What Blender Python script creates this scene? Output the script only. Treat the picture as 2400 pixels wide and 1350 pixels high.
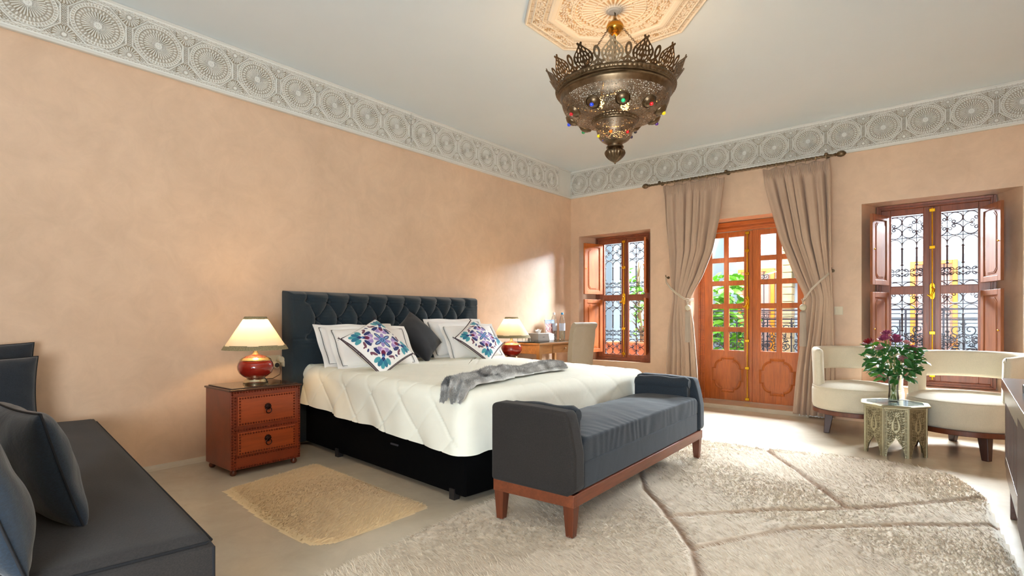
import bpy, bmesh, math, random
import numpy as np
from mathutils import Vector, Matrix

random.seed(7); np.random.seed(7)
PI = math.pi
for o in list(bpy.data.objects):
    bpy.data.objects.remove(o, do_unlink=True)
SC = bpy.context.scene
COL = SC.collection

# ------------------------------------------------------------------ camera
cd = bpy.data.cameras.new('camera')
cam = bpy.data.objects.new('camera', cd); COL.objects.link(cam)
cam.location = (4.10, 0.0, 1.0)
cam.rotation_euler = (PI / 2, 0, math.radians(39.716))
cd.sensor_width = 36.0; cd.lens = 36.0 * 1276 / 2400
cd.shift_y = 70.0 / 2400
cd.clip_start = 0.02; cd.clip_end = 200
SC.camera = cam

# ------------------------------------------------------------------ world and light
W = bpy.data.worlds.new('sky'); SC.world = W; W.use_nodes = True
bg = W.node_tree.nodes['Background']
bg.inputs[0].default_value = (0.80, 0.91, 1.0, 1); bg.inputs[1].default_value = 0.90

def area(name, loc, target, sx, sy, power, color):
    l = bpy.data.lights.new(name, 'AREA'); l.shape = 'RECTANGLE'; l.size = sx; l.size_y = sy
    l.energy = power; l.color = color
    o = bpy.data.objects.new(name, l); COL.objects.link(o); o.location = loc
    o.rotation_euler = (Vector(target) - Vector(loc)).to_track_quat('-Z', 'Y').to_euler()
    return o
# two added area lights, both out of view
area('courtyard_boost_light', (2.6, 16.0, 6.6), (2.4, 4.0, 0.8), 16.0, 5.6, 50000, (0.84, 0.93, 1.0))  # added beyond the courtyard to strengthen the light through the windows
area('rear_fill_light', (3.9, -1.2, 1.0), (2.2, 2.6, 2.97), 1.8, 1.3, 122, (0.80, 0.92, 1.0))  # added fill behind the camera, aimed up to brighten the ceiling

VS = SC.view_settings
VS.view_transform = 'Standard'; VS.look = 'None'; VS.exposure = 0.70; VS.gamma = 1.0
VS.use_curve_mapping = False
cy = SC.cycles
cy.max_bounces = 10; cy.diffuse_bounces = 5; cy.glossy_bounces = 4; cy.transmission_bounces = 8
cy.transparent_max_bounces = 24; cy.sample_clamp_indirect = 6.0
cy.caustics_reflective = False; cy.caustics_refractive = False
cy.use_denoising = True

# ------------------------------------------------------------------ materials
def lin(c):
    if isinstance(c, str):
        c = tuple(int(c[i:i + 2], 16) for i in (1, 3, 5))
    return tuple(((x / 255) / 12.92 if x / 255 <= 0.04045 else ((x / 255 + 0.055) / 1.055) ** 2.4) for x in c)

MATS = {}
class NT:
    def __init__(s, name):
        m = bpy.data.materials.new(name); m.use_nodes = True
        s.m = m; s.nt = m.node_tree; s.b = s.nt.nodes['Principled BSDF']
        s._tc = None
    def n(s, t, **kw):
        nd = s.nt.nodes.new(t)
        for k, v in kw.items():
            if k in nd.inputs: nd.inputs[k].default_value = v
            else: setattr(nd, k, v)
        return nd
    def l(s, a, b): s.nt.links.new(a, b)
    def coord(s, scale=(1, 1, 1), kind='Object'):
        if s._tc is None: s._tc = s.n('ShaderNodeTexCoord')
        mp = s.n('ShaderNodeMapping'); mp.inputs['Scale'].default_value = scale
        s.l(s._tc.outputs[kind], mp.inputs[0]); return mp.outputs[0]
    def noise(s, vec, scale, detail=4, rough=0.55, dist=0.0):
        nd = s.n('ShaderNodeTexNoise'); nd.inputs['Scale'].default_value = scale
        nd.inputs['Detail'].default_value = detail; nd.inputs['Roughness'].default_value = rough
        nd.inputs['Distortion'].default_value = dist
        s.l(vec, nd.inputs['Vector']); return nd.outputs[0]
    def ramp(s, fac, stops):
        r = s.n('ShaderNodeValToRGB'); e = r.color_ramp.elements
        while len(e) < len(stops): e.new(0.5)
        for k, (p, c) in enumerate(stops):
            e[k].position = p; e[k].color = (*c[:3], 1)
        s.l(fac, r.inputs[0]); return r.outputs[0]
    def mix(s, fac, a, b, mode='MIX'):
        mx = s.n('ShaderNodeMix'); mx.data_type = 'RGBA'; mx.blend_type = mode
        for sock, val in ((mx.inputs[0], fac), (mx.inputs[6], a), (mx.inputs[7], b)):
            if hasattr(val, 'links'): s.l(val, sock)
            elif isinstance(val, (int, float)): sock.default_value = val
            else: sock.default_value = (*val[:3], 1)
        return mx.outputs[2]
    def bump(s, h, strength=0.3, dist=0.01, prev=None):
        b = s.n('ShaderNodeBump'); b.inputs['Strength'].default_value = strength
        b.inputs['Distance'].default_value = dist; s.l(h, b.inputs['Height'])
        if prev is not None: s.l(prev, b.inputs['Normal'])
        return b.outputs[0]
    def base(s, c):
        if hasattr(c, 'links'): s.l(c, s.b.inputs['Base Color'])
        else: s.b.inputs['Base Color'].default_value = (*c[:3], 1)
    def set(s, **kw):
        for k, v in kw.items(): s.b.inputs[k.replace('_', ' ')].default_value = v
        return s

def sc(c, k): return tuple(min(1, x * k) for x in c)

def plain(name, col, rough=0.5, metal=0.0, var=0.06, nscale=8, bump=0.1, bscale=60, bdist=0.002, **kw):
    if name in MATS: return MATS[name]
    t = NT(name); c = lin(col); v = t.coord()
    t.base(t.ramp(t.noise(v, nscale), [(0.3, sc(c, 1 - var)), (0.7, sc(c, 1 + var))]))
    t.set(Roughness=rough, Metallic=metal)
    if bump: t.l(t.bump(t.noise(v, bscale, 3), bump, bdist), t.b.inputs['Normal'])
    for k, val in kw.items(): t.b.inputs[k.replace('_', ' ')].default_value = val
    MATS[name] = t.m; return t.m

def wood(name, col, axis='z', rough=0.35, contrast=0.28, scale=9, coat=0.15):
    key = name + '_' + axis
    if key in MATS: return MATS[key]
    t = NT(key); c = lin(col)
    s = {'x': (0.09, 1, 1), 'y': (1, 0.09, 1), 'z': (1, 1, 0.09)}[axis]
    v = t.coord(s)
    a = t.noise(v, scale, 6, 0.62, 0.6); b = t.noise(v, scale * 9, 3, 0.6)
    base = t.ramp(a, [(0.3, sc(c, 1 - contrast)), (0.5, c), (0.72, sc(c, 1 + contrast))])
    fine = t.ramp(b, [(0.35, (0.82, 0.80, 0.78)), (0.65, (1.06, 1.04, 1.02))])
    t.base(t.mix(1.0, base, fine, 'MULTIPLY'))
    t.set(Roughness=rough, Coat_Weight=coat, Coat_Roughness=0.2)
    t.l(t.bump(b, 0.12, 0.001), t.b.inputs['Normal'])
    MATS[key] = t.m; return t.m

def fabric(name, col, rough=0.9, var=0.12, weave=900, sheen=0.3, fold=0.0, nscale=5, bump=0.25, wc=0.38):
    if name in MATS: return MATS[name]
    t = NT(name); c = lin(col); v = t.coord()
    a = t.noise(v, nscale, 5, 0.6)
    w = t.noise(t.coord((1, 1, 2.2)), weave * 0.35, 2, 0.7)
    b1 = t.ramp(a, [(0.3, sc(c, 1 - var)), (0.7, sc(c, 1 + var))])
    b2 = t.ramp(w, [(0.36, (1 - wc,) * 3), (0.64, (1 + wc,) * 3)])
    t.base(t.mix(0.8, b1, b2, 'MULTIPLY'))
    t.set(Roughness=rough, Sheen_Weight=sheen, Sheen_Roughness=0.5)
    nrm = t.bump(w, bump, 0.0015)
    if fold: nrm = t.bump(t.noise(t.coord((1, 1, 1)), 7, 3, 0.5, 0.8), fold, 0.03, nrm)
    t.l(nrm, t.b.inputs['Normal'])
    MATS[name] = t.m; return t.m

def metal(name, col, rough=0.3, bump=0.05, var=0.1, nscale=25):
    return plain(name, col, rough, 1.0, var, nscale, bump, 120, 0.001)

def emit(name, col, strength):
    if name in MATS: return MATS[name]
    t = NT(name); t.base(lin(col)); t.b.inputs['Emission Color'].default_value = (*lin(col), 1)
    t.b.inputs['Emission Strength'].default_value = strength
    MATS[name] = t.m; return t.m

def glass(name, tint=(1, 1, 1), rough=0.0, thin=True, gloss=0.10):
    if name in MATS: return MATS[name]
    m = bpy.data.materials.new(name); m.use_nodes = True; nt = m.node_tree; nt.nodes.clear()
    out = nt.nodes.new('ShaderNodeOutputMaterial')
    tr = nt.nodes.new('ShaderNodeBsdfTransparent'); tr.inputs[0].default_value = (*tint, 1)
    gl = nt.nodes.new('ShaderNodeBsdfGlossy'); gl.inputs['Roughness'].default_value = 0.03
    fr = nt.nodes.new('ShaderNodeFresnel'); fr.inputs[0].default_value = 1.45
    mt = nt.nodes.new('ShaderNodeMath'); mt.operation = 'MULTIPLY'; mt.inputs[1].default_value = gloss * 3
    mt.use_clamp = True
    mx = nt.nodes.new('ShaderNodeMixShader')
    nt.links.new(fr.outputs[0], mt.inputs[0]); nt.links.new(mt.outputs[0], mx.inputs[0])
    nt.links.new(tr.outputs[0], mx.inputs[1]); nt.links.new(gl.outputs[0], mx.inputs[2])
    nt.links.new(mx.outputs[0], out.inputs[0])
    MATS[name] = m; return m

def vcol(name, rough=0.8, sheen=0.0, bump=0.0, attr='Col', weave=0):
    if name in MATS: return MATS[name]
    t = NT(name); a = t.n('ShaderNodeAttribute'); a.attribute_name = attr
    t.base(a.outputs['Color']); t.set(Roughness=rough, Sheen_Weight=sheen)
    if bump: t.l(t.bump(t.noise(t.coord(), weave or 300, 3), bump, 0.002), t.b.inputs['Normal'])
    MATS[name] = t.m; return t.m

def mat_tadelakt():
    t = NT('tadelakt'); c = lin((224, 193, 164)); v = t.coord()
    a = t.noise(v, 1.1, 8, 0.62, 0.5); b = t.noise(v, 6, 8, 0.7, 0.8)
    base = t.ramp(a, [(0.28, sc(c, 0.89)), (0.5, c), (0.75, sc(c, 1.08))])
    f = t.ramp(b, [(0.3, (0.93, 0.915, 0.90)), (0.7, (1.05, 1.05, 1.05))])
    t.base(t.mix(1.0, base, f, 'MULTIPLY'))
    t.set(Roughness=0.34, Coat_Weight=0.35, Coat_Roughness=0.13, Specular_IOR_Level=0.5)
    h1 = t.noise(v, 2.2, 4, 0.5); h2 = t.noise(v, 28, 5, 0.65)
    n = t.bump(h1, 0.16, 0.05); n = t.bump(h2, 0.09, 0.006, n)
    t.l(n, t.b.inputs['Normal']); t.l(n, t.b.inputs['Coat Normal'])
    return t.m

def mat_floor():
    t = NT('polished_concrete'); c = lin((200, 186, 164)); v = t.coord()
    a = t.noise(v, 0.9, 8, 0.65, 0.6); b = t.noise(v, 5, 8, 0.7, 1.0)
    base = t.ramp(a, [(0.3, sc(c, 0.86)), (0.55, c), (0.75, sc(c, 1.08))])
    f = t.ramp(b, [(0.3, (0.93, 0.92, 0.90)), (0.7, (1.04, 1.04, 1.04))])
    t.base(t.mix(1.0, base, f, 'MULTIPLY'))
    t.set(Roughness=0.26, Specular_IOR_Level=0.55)
    t.l(t.bump(t.noise(v, 3.5, 5, 0.6), 0.12, 0.012), t.b.inputs['Normal'])
    return t.m

def mat_leather():
    t = NT('tan_leather'); c = lin((130, 50, 20)); v = t.coord()
    a = t.noise(v, 6, 6, 0.6, 0.4); b = t.noise(v, 60, 3)
    t.base(t.ramp(a, [(0.25, sc(c, 0.62)), (0.5, c), (0.8, sc(c, 1.35))]))
    t.set(Roughness=0.36, Coat_Weight=0.2, Coat_Roughness=0.3)
    t.l(t.bump(b, 0.15, 0.002), t.b.inputs['Normal']); return t.m

def mat_perforated():
    """antique brass sheet pierced with small cut-outs"""
    t = NT('pierced_brass'); c = lin((122, 104, 84)); v = t.coord()
    t.base(t.ramp(t.noise(v, 20, 4), [(0.3, sc(c, 0.7)), (0.7, sc(c, 1.3))]))
    t.set(Metallic=0.7, Roughness=0.42)
    vo = t.n('ShaderNodeTexVoronoi'); vo.feature = 'DISTANCE_TO_EDGE'; vo.inputs['Scale'].default_value = 84
    t.l(v, vo.inputs['Vector'])
    geo = t.n('ShaderNodeAttribute'); geo.attribute_name = 'pierce'
    m = t.n('ShaderNodeMath'); m.operation = 'LESS_THAN'; m.inputs[1].default_value = 0.20
    t.l(vo.outputs['Distance'], m.inputs[0])
    mx = t.n('ShaderNodeMath'); mx.operation = 'MAXIMUM'
    inv = t.n('ShaderNodeMath'); inv.operation = 'SUBTRACT'; inv.inputs[0].default_value = 1.0
    t.l(geo.outputs['Fac'], inv.inputs[1]); t.l(m.outputs[0], mx.inputs[0]); t.l(inv.outputs[0], mx.inputs[1])
    t.l(mx.outputs[0], t.b.inputs['Alpha'])
    return t.m

M_WALL = mat_tadelakt(); M_FLOOR = mat_floor(); M_LEATHER = mat_leather(); M_PIERCE = mat_perforated()
M_CEIL = plain('ceiling_plaster', (224, 232, 235), 0.85, var=0.015, nscale=1.5, bump=0.05, bscale=25)
M_WHITE = plain('painted_plaster', (224, 222, 214), 0.8, var=0.02)
M_STUCCO = vcol('carved_plaster', 0.85)
M_DOOR = wood('door_wood', (186, 102, 44), 'z'); M_DOORX = wood('door_wood', (186, 102, 44), 'x')
M_WIN = wood('window_wood', (138, 74, 44), 'z'); M_WINX = wood('window_wood', (138, 74, 44), 'x')
M_SHUT = wood('shutter_wood', (194, 106, 42), 'z', rough=0.5, coat=0.02); M_SHUTB = wood('shutter_wood_pale', (150, 92, 58), 'z', rough=0.5, coat=0.02)
M_WAL = wood('walnut', (104, 52, 30), 'z'); M_WALY = wood('walnut', (118, 62, 38), 'y'); M_WALX = wood('walnut', (104, 52, 30), 'x')
M_OAK = wood('desk_oak', (172, 122, 72), 'z'); M_OAKY = wood('desk_oak', (165, 115, 68), 'y')
M_DARKW = wood('dark_wood', (60, 28, 18), 'z', coat=0.02, rough=0.45); M_DARKY = wood('dark_wood', (78, 44, 32), 'y', rough=0.22, coat=0.5)
M_GOLD = metal('gold_brass', (224, 172, 40), 0.22); M_IRON = plain('wrought_iron', (38, 40, 48), 0.55, 0.5, bump=0.1)
M_BRONZE = metal('antique_bronze', (116, 98, 76), 0.36, 0.2, 0.3); M_SILVER = metal('champagne_metal', (214, 196, 160), 0.24)
M_GLASS = glass('window_glass', (1, 1, 1), gloss=0.03); M_CLEAR = glass('clear_glass', (0.95, 0.97, 0.97), gloss=0.2)
M_WATER = glass('water', (0.86, 0.93, 0.90), gloss=0.15)
M_CHAR = fabric('charcoal_wool', (34, 30, 28), sheen=0.06, weave=560, bump=0.4); M_CHARB = fabric('blue_charcoal', (33, 43, 53), fold=0.1, sheen=0.1, weave=620)
M_HEAD = fabric('headboard_cloth', (24, 40, 50), sheen=0.25, weave=700)
M_BLACK = fabric('black_cloth', (2, 2, 3), sheen=0.0); M_BLACK.node_tree.nodes['Principled BSDF'].inputs['Specular IOR Level'].default_value = 0.1; M_VELVET = fabric('black_velvet', (15, 14, 19), sheen=0.15)
M_LINEN = plain('white_cotton', (250, 247, 243), 0.85, var=0.01, bump=0.12, bscale=14, bdist=0.01)
M_DUVET = plain('duvet_cotton', (248, 247, 232), 0.85, var=0.02, bump=0.18, bscale=9, bdist=0.012)
M_BOUCLE = fabric('cream_boucle', (216, 206, 184), var=0.05, weave=700, bump=0.35, wc=0.10)
M_CURT = fabric('taupe_curtain', (188, 162, 140), var=0.05, weave=900, sheen=0.15, bump=0.08, wc=0.07)
M_SLIP = fabric('slipcover', (160, 144, 122), var=0.06, fold=0.25, wc=0.12)
M_RED = plain('red_lacquer', (150, 34, 20), 0.16, var=0.15, bump=0.03, Coat_Weight=0.6, Coat_Roughness=0.08)
M_PLASTIC = plain('white_plastic', (226, 216, 190), 0.4, var=0.02, bump=0)
M_DARKP = plain('dark_plastic', (30, 28, 30), 0.4, bump=0)
M_CORD = plain('brown_cord', (84, 60, 40), 0.6, bump=0)

# ------------------------------------------------------------------ mesh helpers
def rotz(a): return Matrix.Rotation(a, 4, 'Z')
def rotx(a): return Matrix.Rotation(a, 4, 'X')
def roty(a): return Matrix.Rotation(a, 4, 'Y')
def T(x, y, z): return Matrix.Translation((x, y, z))

class MB:
    def __init__(s, root=None):
        s.v = []; s.f = []; s.off = Vector(root.location) if root is not None else Vector((0, 0, 0))
    def add(s, vs, fs, M=None):
        b = len(s.v)
        for p in vs:
            p = Vector(p)
            if M is not None: p = M @ p
            s.v.append(tuple(p - s.off))
        s.f += [tuple(i + b for i in f) for f in fs]
        return s
    def box(s, x0, y0, z0, x1, y1, z1, M=None):
        vs = [(x0, y0, z0), (x1, y0, z0), (x1, y1, z0), (x0, y1, z0), (x0, y0, z1), (x1, y0, z1), (x1, y1, z1), (x0, y1, z1)]
        return s.add(vs, [(0, 3, 2, 1), (4, 5, 6, 7), (0, 1, 5, 4), (1, 2, 6, 5), (2, 3, 7, 6), (3, 0, 4, 7)], M)
    def hexa(s, vs, M=None):
        return s.add(vs, [(0, 3, 2, 1), (4, 5, 6, 7), (0, 1, 5, 4), (1, 2, 6, 5), (2, 3, 7, 6), (3, 0, 4, 7)], M)
    def grid(s, P, cu=False, cv=False, M=None, flip=False):
        m, n = len(P), len(P[0]); vs = [p for r in P for p in r]; fs = []
        for i in range(m if cu else m - 1):
            for j in range(n if cv else n - 1):
                a, b = i * n + j, i * n + (j + 1) % n
                c, d = ((i + 1) % m) * n + (j + 1) % n, ((i + 1) % m) * n + j
                fs.append((a, d, c, b) if flip else (a, b, c, d))
        return s.add(vs, fs, M)
    def lathe(s, prof, n=32, M=None, caps=True, a0=0, a1=2 * PI):
        full = abs(a1 - a0 - 2 * PI) < 1e-6; k = n if full else n + 1
        P = [[(r * math.cos(a0 + (a1 - a0) * j / n), r * math.sin(a0 + (a1 - a0) * j / n), z) for j in range(k)] for r, z in prof]
        s.grid(P, cv=full, M=M)
        if caps and full:
            for (r, z), fl in ((prof[0], True), (prof[-1], False)):
                if r > 1e-5:
                    vs = [(r * math.cos(2 * PI * j / n), r * math.sin(2 * PI * j / n), z) for j in range(n)]
                    idx = tuple(range(n)); s.add(vs, [idx[::-1] if fl else idx], M)
        return s
    def cyl(s, x, y, z0, z1, r0, r1=None, n=20, M=None):
        r1 = r0 if r1 is None else r1
        m = T(x, y, 0); m = m if M is None else M @ m
        return s.lathe([(r0, z0), (r1, z1)], n, m)
    def sphere(s, c, r, n=16, sx=1, sy=1, sz=1, M=None):
        prof = [(max(1e-4, r * math.sin(PI * k / (n // 2))), -r * math.cos(PI * k / (n // 2))) for k in range(n // 2 + 1)]
        m = T(*c) @ Matrix.Diagonal((sx, sy, sz, 1)); m = m if M is None else M @ m
        return s.lathe(prof, n, m, caps=False)
    def tube(s, pts, r, n=6, closed=False, M=None, caps=True):
        pts = [Vector(p) for p in pts]; m = len(pts); rs = r if hasattr(r, '__len__') else [r] * m
        P = []; up = None
        for i in range(m):
            if closed: t = pts[(i + 1) % m] - pts[i - 1]
            else: t = pts[min(i + 1, m - 1)] - pts[max(i - 1, 0)]
            t = t.normalized() if t.length > 1e-9 else Vector((0, 0, 1))
            if up is None:
                up = Vector((0, 0, 1)) if abs(t.z) < 0.9 else Vector((1, 0, 0))
            a = t.cross(up)
            if a.length < 1e-6: a = t.cross(Vector((0, 1, 0)))
            a.normalize(); b = a.cross(t).normalized(); up = b
            P.append([tuple(pts[i] + (a * math.cos(2 * PI * j / n) + b * math.sin(2 * PI * j / n)) * rs[i]) for j in range(n)])
        s.grid(P, cu=closed, cv=True, M=M)
        if caps and not closed:
            s.add(P[0], [tuple(range(n))[::-1]], M); s.add(P[-1], [tuple(range(n))], M)
        return s
    def prism(s, poly, z0, z1, M=None):
        n = len(poly); vs = [(x, y, z0) for x, y in poly] + [(x, y, z1) for x, y in poly]
        fs = [tuple(range(n))[::-1], tuple(range(n, 2 * n))] + [(i, (i + 1) % n, (i + 1) % n + n, i + n) for i in range(n)]
        return s.add(vs, fs, M)
    def build(s, name, mat, parent=None, smooth=None, bevel=0, seg=2, label=None):
        me = bpy.data.meshes.new(name); me.from_pydata(s.v, [], s.f); me.update()
        bm = bmesh.new(); bm.from_mesh(me); bmesh.ops.recalc_face_normals(bm, faces=bm.faces); bm.to_mesh(me); bm.free()
        return finish(name, me, mat, parent, smooth, bevel, seg, label)

def finish(name, me, mat, parent=None, smooth=None, bevel=0, seg=2, label=None):
    if mat: me.materials.append(mat)
    if smooth is not None:
        me.polygons.foreach_set('use_smooth', [True] * len(me.polygons))
        if smooth < 180: me.set_sharp_from_angle(angle=math.radians(smooth))
    o = bpy.data.objects.new(name, me); COL.objects.link(o)
    if parent is not None: o.parent = parent
    if bevel:
        b = o.modifiers.new('bevel', 'BEVEL'); b.width = bevel; b.segments = seg; b.limit_method = 'ANGLE'
        b.angle_limit = math.radians(35); b.harden_normals = False
    if label: o['label'] = label
    return o

def npmesh(name, co, faces, mat, parent=None, smooth=180, col=None):
    """co (n,3) array, faces (m,k) int array, all k-gons"""
    me = bpy.data.meshes.new(name); n = len(co); m, k = faces.shape
    me.vertices.add(n); me.vertices.foreach_set('co', np.asarray(co, dtype=np.float32).ravel())
    me.loops.add(m * k); me.loops.foreach_set('vertex_index', faces.astype(np.int32).ravel())
    me.polygons.add(m); me.polygons.foreach_set('loop_start', np.arange(0, m * k, k, dtype=np.int32))
    me.polygons.foreach_set('loop_total', np.full(m, k, dtype=np.int32))
    me.update(calc_edges=True); me.validate()
    if col is not None:
        a = me.color_attributes.new('Col', 'FLOAT_COLOR', 'POINT')
        c4 = np.ones((n, 4), dtype=np.float32); c4[:, :3] = col; a.data.foreach_set('color', c4.ravel())
    return finish(name, me, mat, parent, smooth)

def gridfaces(m, n, cu=False, cv=False):
    i = np.arange(m if cu else m - 1)[:, None]; j = np.arange(n if cv else n - 1)[None, :]
    a = i * n + j; b = i * n + (j + 1) % n; c = ((i + 1) % m) * n + (j + 1) % n; d = ((i + 1) % m) * n + j
    return np.stack([a, b, c, d], -1).reshape(-1, 4)

def thing(name, label, cat, loc=(0, 0, 0), rz=0, group=None):
    o = bpy.data.objects.new(name, None); COL.objects.link(o); o.location = loc; o.rotation_euler = (0, 0, rz)
    o.empty_display_size = 0.1
    o['label'] = label; o['category'] = cat
    if group: o['group'] = group
    return o
def tag(o, label, cat, group=None, kind=None):
    o['label'] = label; o['category'] = cat
    if group: o['group'] = group
    if kind: o['kind'] = kind
    return o
def struct(name, label=None, loc=(0, 0, 0)):
    o = bpy.data.objects.new(name, None); COL.objects.link(o); o.location = loc; o['kind'] = 'structure'
    if label: o['label'] = label
    return o
def place(o, loc, rz=0):
    o.location = loc; o.rotation_euler = (0, 0, rz); return o
def kids(o): return [c for c in bpy.data.objects if c.parent == o]
def dup(root, loc, rz=0, label=None):
    KID = {}
    for c in bpy.data.objects:
        if c.parent: KID.setdefault(c.parent.name, []).append(c)
    def rec(o, par):
        c = o.copy(); COL.objects.link(c); c.parent = par
        for k in KID.get(o.name, []): rec(k, c)
        return c
    r = rec(root, None); r.location = loc; r.rotation_euler = (0, 0, rz)
    if label: r['label'] = label
    return r

def flat_shape(outer, holes, thick):
    """2D outline with holes, extruded; returns mesh data (in the XY plane)"""
    cu = bpy.data.curves.new('shape', 'CURVE'); cu.dimensions = '2D'; cu.fill_mode = 'BOTH'; cu.extrude = thick / 2
    for pl in [outer] + holes:
        sp = cu.splines.new('POLY'); sp.points.add(len(pl) - 1); sp.use_cyclic_u = True
        for p, q in zip(sp.points, pl): p.co = (q[0], q[1], 0, 1)
    ob = bpy.data.objects.new('shape', cu); COL.objects.link(ob)
    dg = bpy.context.evaluated_depsgraph_get(); dg.update()
    me = bpy.data.meshes.new_from_object(ob.evaluated_get(dg))
    bpy.data.objects.remove(ob); bpy.data.curves.remove(cu)
    return me

def arc(cx, cy, r, a0, a1, n=10, ry=None):
    ry = r if ry is None else ry
    return [(cx + r * math.cos(a0 + (a1 - a0) * k / n), cy + ry * math.sin(a0 + (a1 - a0) * k / n)) for k in range(n + 1)]
def spiral(cx, cy, r0, r1, a0, turns, n=14):
    return [(cx + (r0 + (r1 - r0) * k / n) * math.cos(a0 + turns * 2 * PI * k / n),
             cy + (r0 + (r1 - r0) * k / n) * math.sin(a0 + turns * 2 * PI * k / n)) for k in range(n + 1)]

# ================================================================== ROOM SHELL
YW = 6.18; XR = 4.95; YR = -1.35; HC = 2.97
def slab(name, b, mat, parent=None):
    o = MB().box(*b).build(name, mat, parent); o['kind'] = 'structure'; return o
slab('floor', (0, YR, -0.12, XR, 6.66, 0.0), M_FLOOR)
slab('ceiling', (-0.2, YR - 0.2, HC, XR + 0.2, 6.66, HC + 0.2), M_CEIL)
slab('wall_left', (-0.2, YR - 0.2, -0.12, 0, 6.66, HC), M_WALL)
slab('wall_right', (XR, YR - 0.2, -0.12, XR + 0.2, 6.66, HC), M_WALL)
slab('wall_rear', (0, YR - 0.2, -0.12, XR, YR, HC), M_WALL)

def wall_holes(name, x0, x1, z0, z1, y0, y1, holes, mat):
    mb = MB()
    def face(y, idx, flip):
        xs = sorted({x0, x1} | {h[idx][0] for h in holes} | {h[idx][2] for h in holes})
        zs = sorted({z0, z1} | {h[idx][1] for h in holes} | {h[idx][3] for h in holes})
        for a, b in zip(xs, xs[1:]):
            for c, d in zip(zs, zs[1:]):
                mx, mz = (a + b) / 2, (c + d) / 2
                if any(h[idx][0] < mx < h[idx][2] and h[idx][1] < mz < h[idx][3] for h in holes): continue
                q = [(a, y, c), (b, y, c), (b, y, d), (a, y, d)]
                mb.add(q, [(3, 2, 1, 0) if flip else (0, 1, 2, 3)])
    face(y0, 0, False); face(y1, 1, True)
    for f, b in holes:
        F, K, B = [[(h[0], y, h[1]), (h[2], y, h[1]), (h[2], y, h[3]), (h[0], y, h[3])] for h, y in ((f, y0), (b, 6.46), (b, y1))]
        for i in range(4):
            j = (i + 1) % 4; mb.add([F[i], K[i], K[j], F[j]], [(0, 1, 2, 3)]); mb.add([K[i], B[i], B[j], K[j]], [(0, 1, 2, 3)])
    me = bpy.data.meshes.new(name); me.from_pydata(mb.v, [], mb.f); me.update()
    o = finish(name, me, mat); o['kind'] = 'structure'
    me.materials.append(plain('lime_render', (150, 152, 156), 0.9))
    for p in me.polygons:
        if all(abs(me.vertices[i].co.y - y1) < 1e-4 for i in p.vertices): p.material_index = 1
    return o
W1F = (0.132, 0.448, 1.156, 2.085); W1B = (0.235, 0.43, 1.03, 2.085)
DF = (1.66, 0.02, 2.84, 2.105); DB = (1.66, 0.02, 2.84, 2.105)
W2F = (3.34, 0.36, 4.475, 2.094); W2B = (3.43, 0.36, 4.322, 2.094)
wall_holes('wall_back', 0, XR, -0.12, HC, YW, 6.62, [(W1F, W1B), (DF, DB), (W2F, W2B)], M_WALL)
slab('trim_3', (1.60, 6.10, 0.0, 2.90, 6.62, 0.045), M_FLOOR)
tr = MB()
tr.prism([(0.0, 0.0), (0.035, 0.0), (0.018, 0.012), (0.0, 0.03)], 0, 7.4, T(0, -1.3, 0) @ Matrix(((1, 0, 0, 0), (0, 0, 1, 0), (0, 1, 0, 0), (0, 0, 0, 1))))
o = tr.build('baseboard_left', M_FLOOR); o['kind'] = 'structure'

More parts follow.
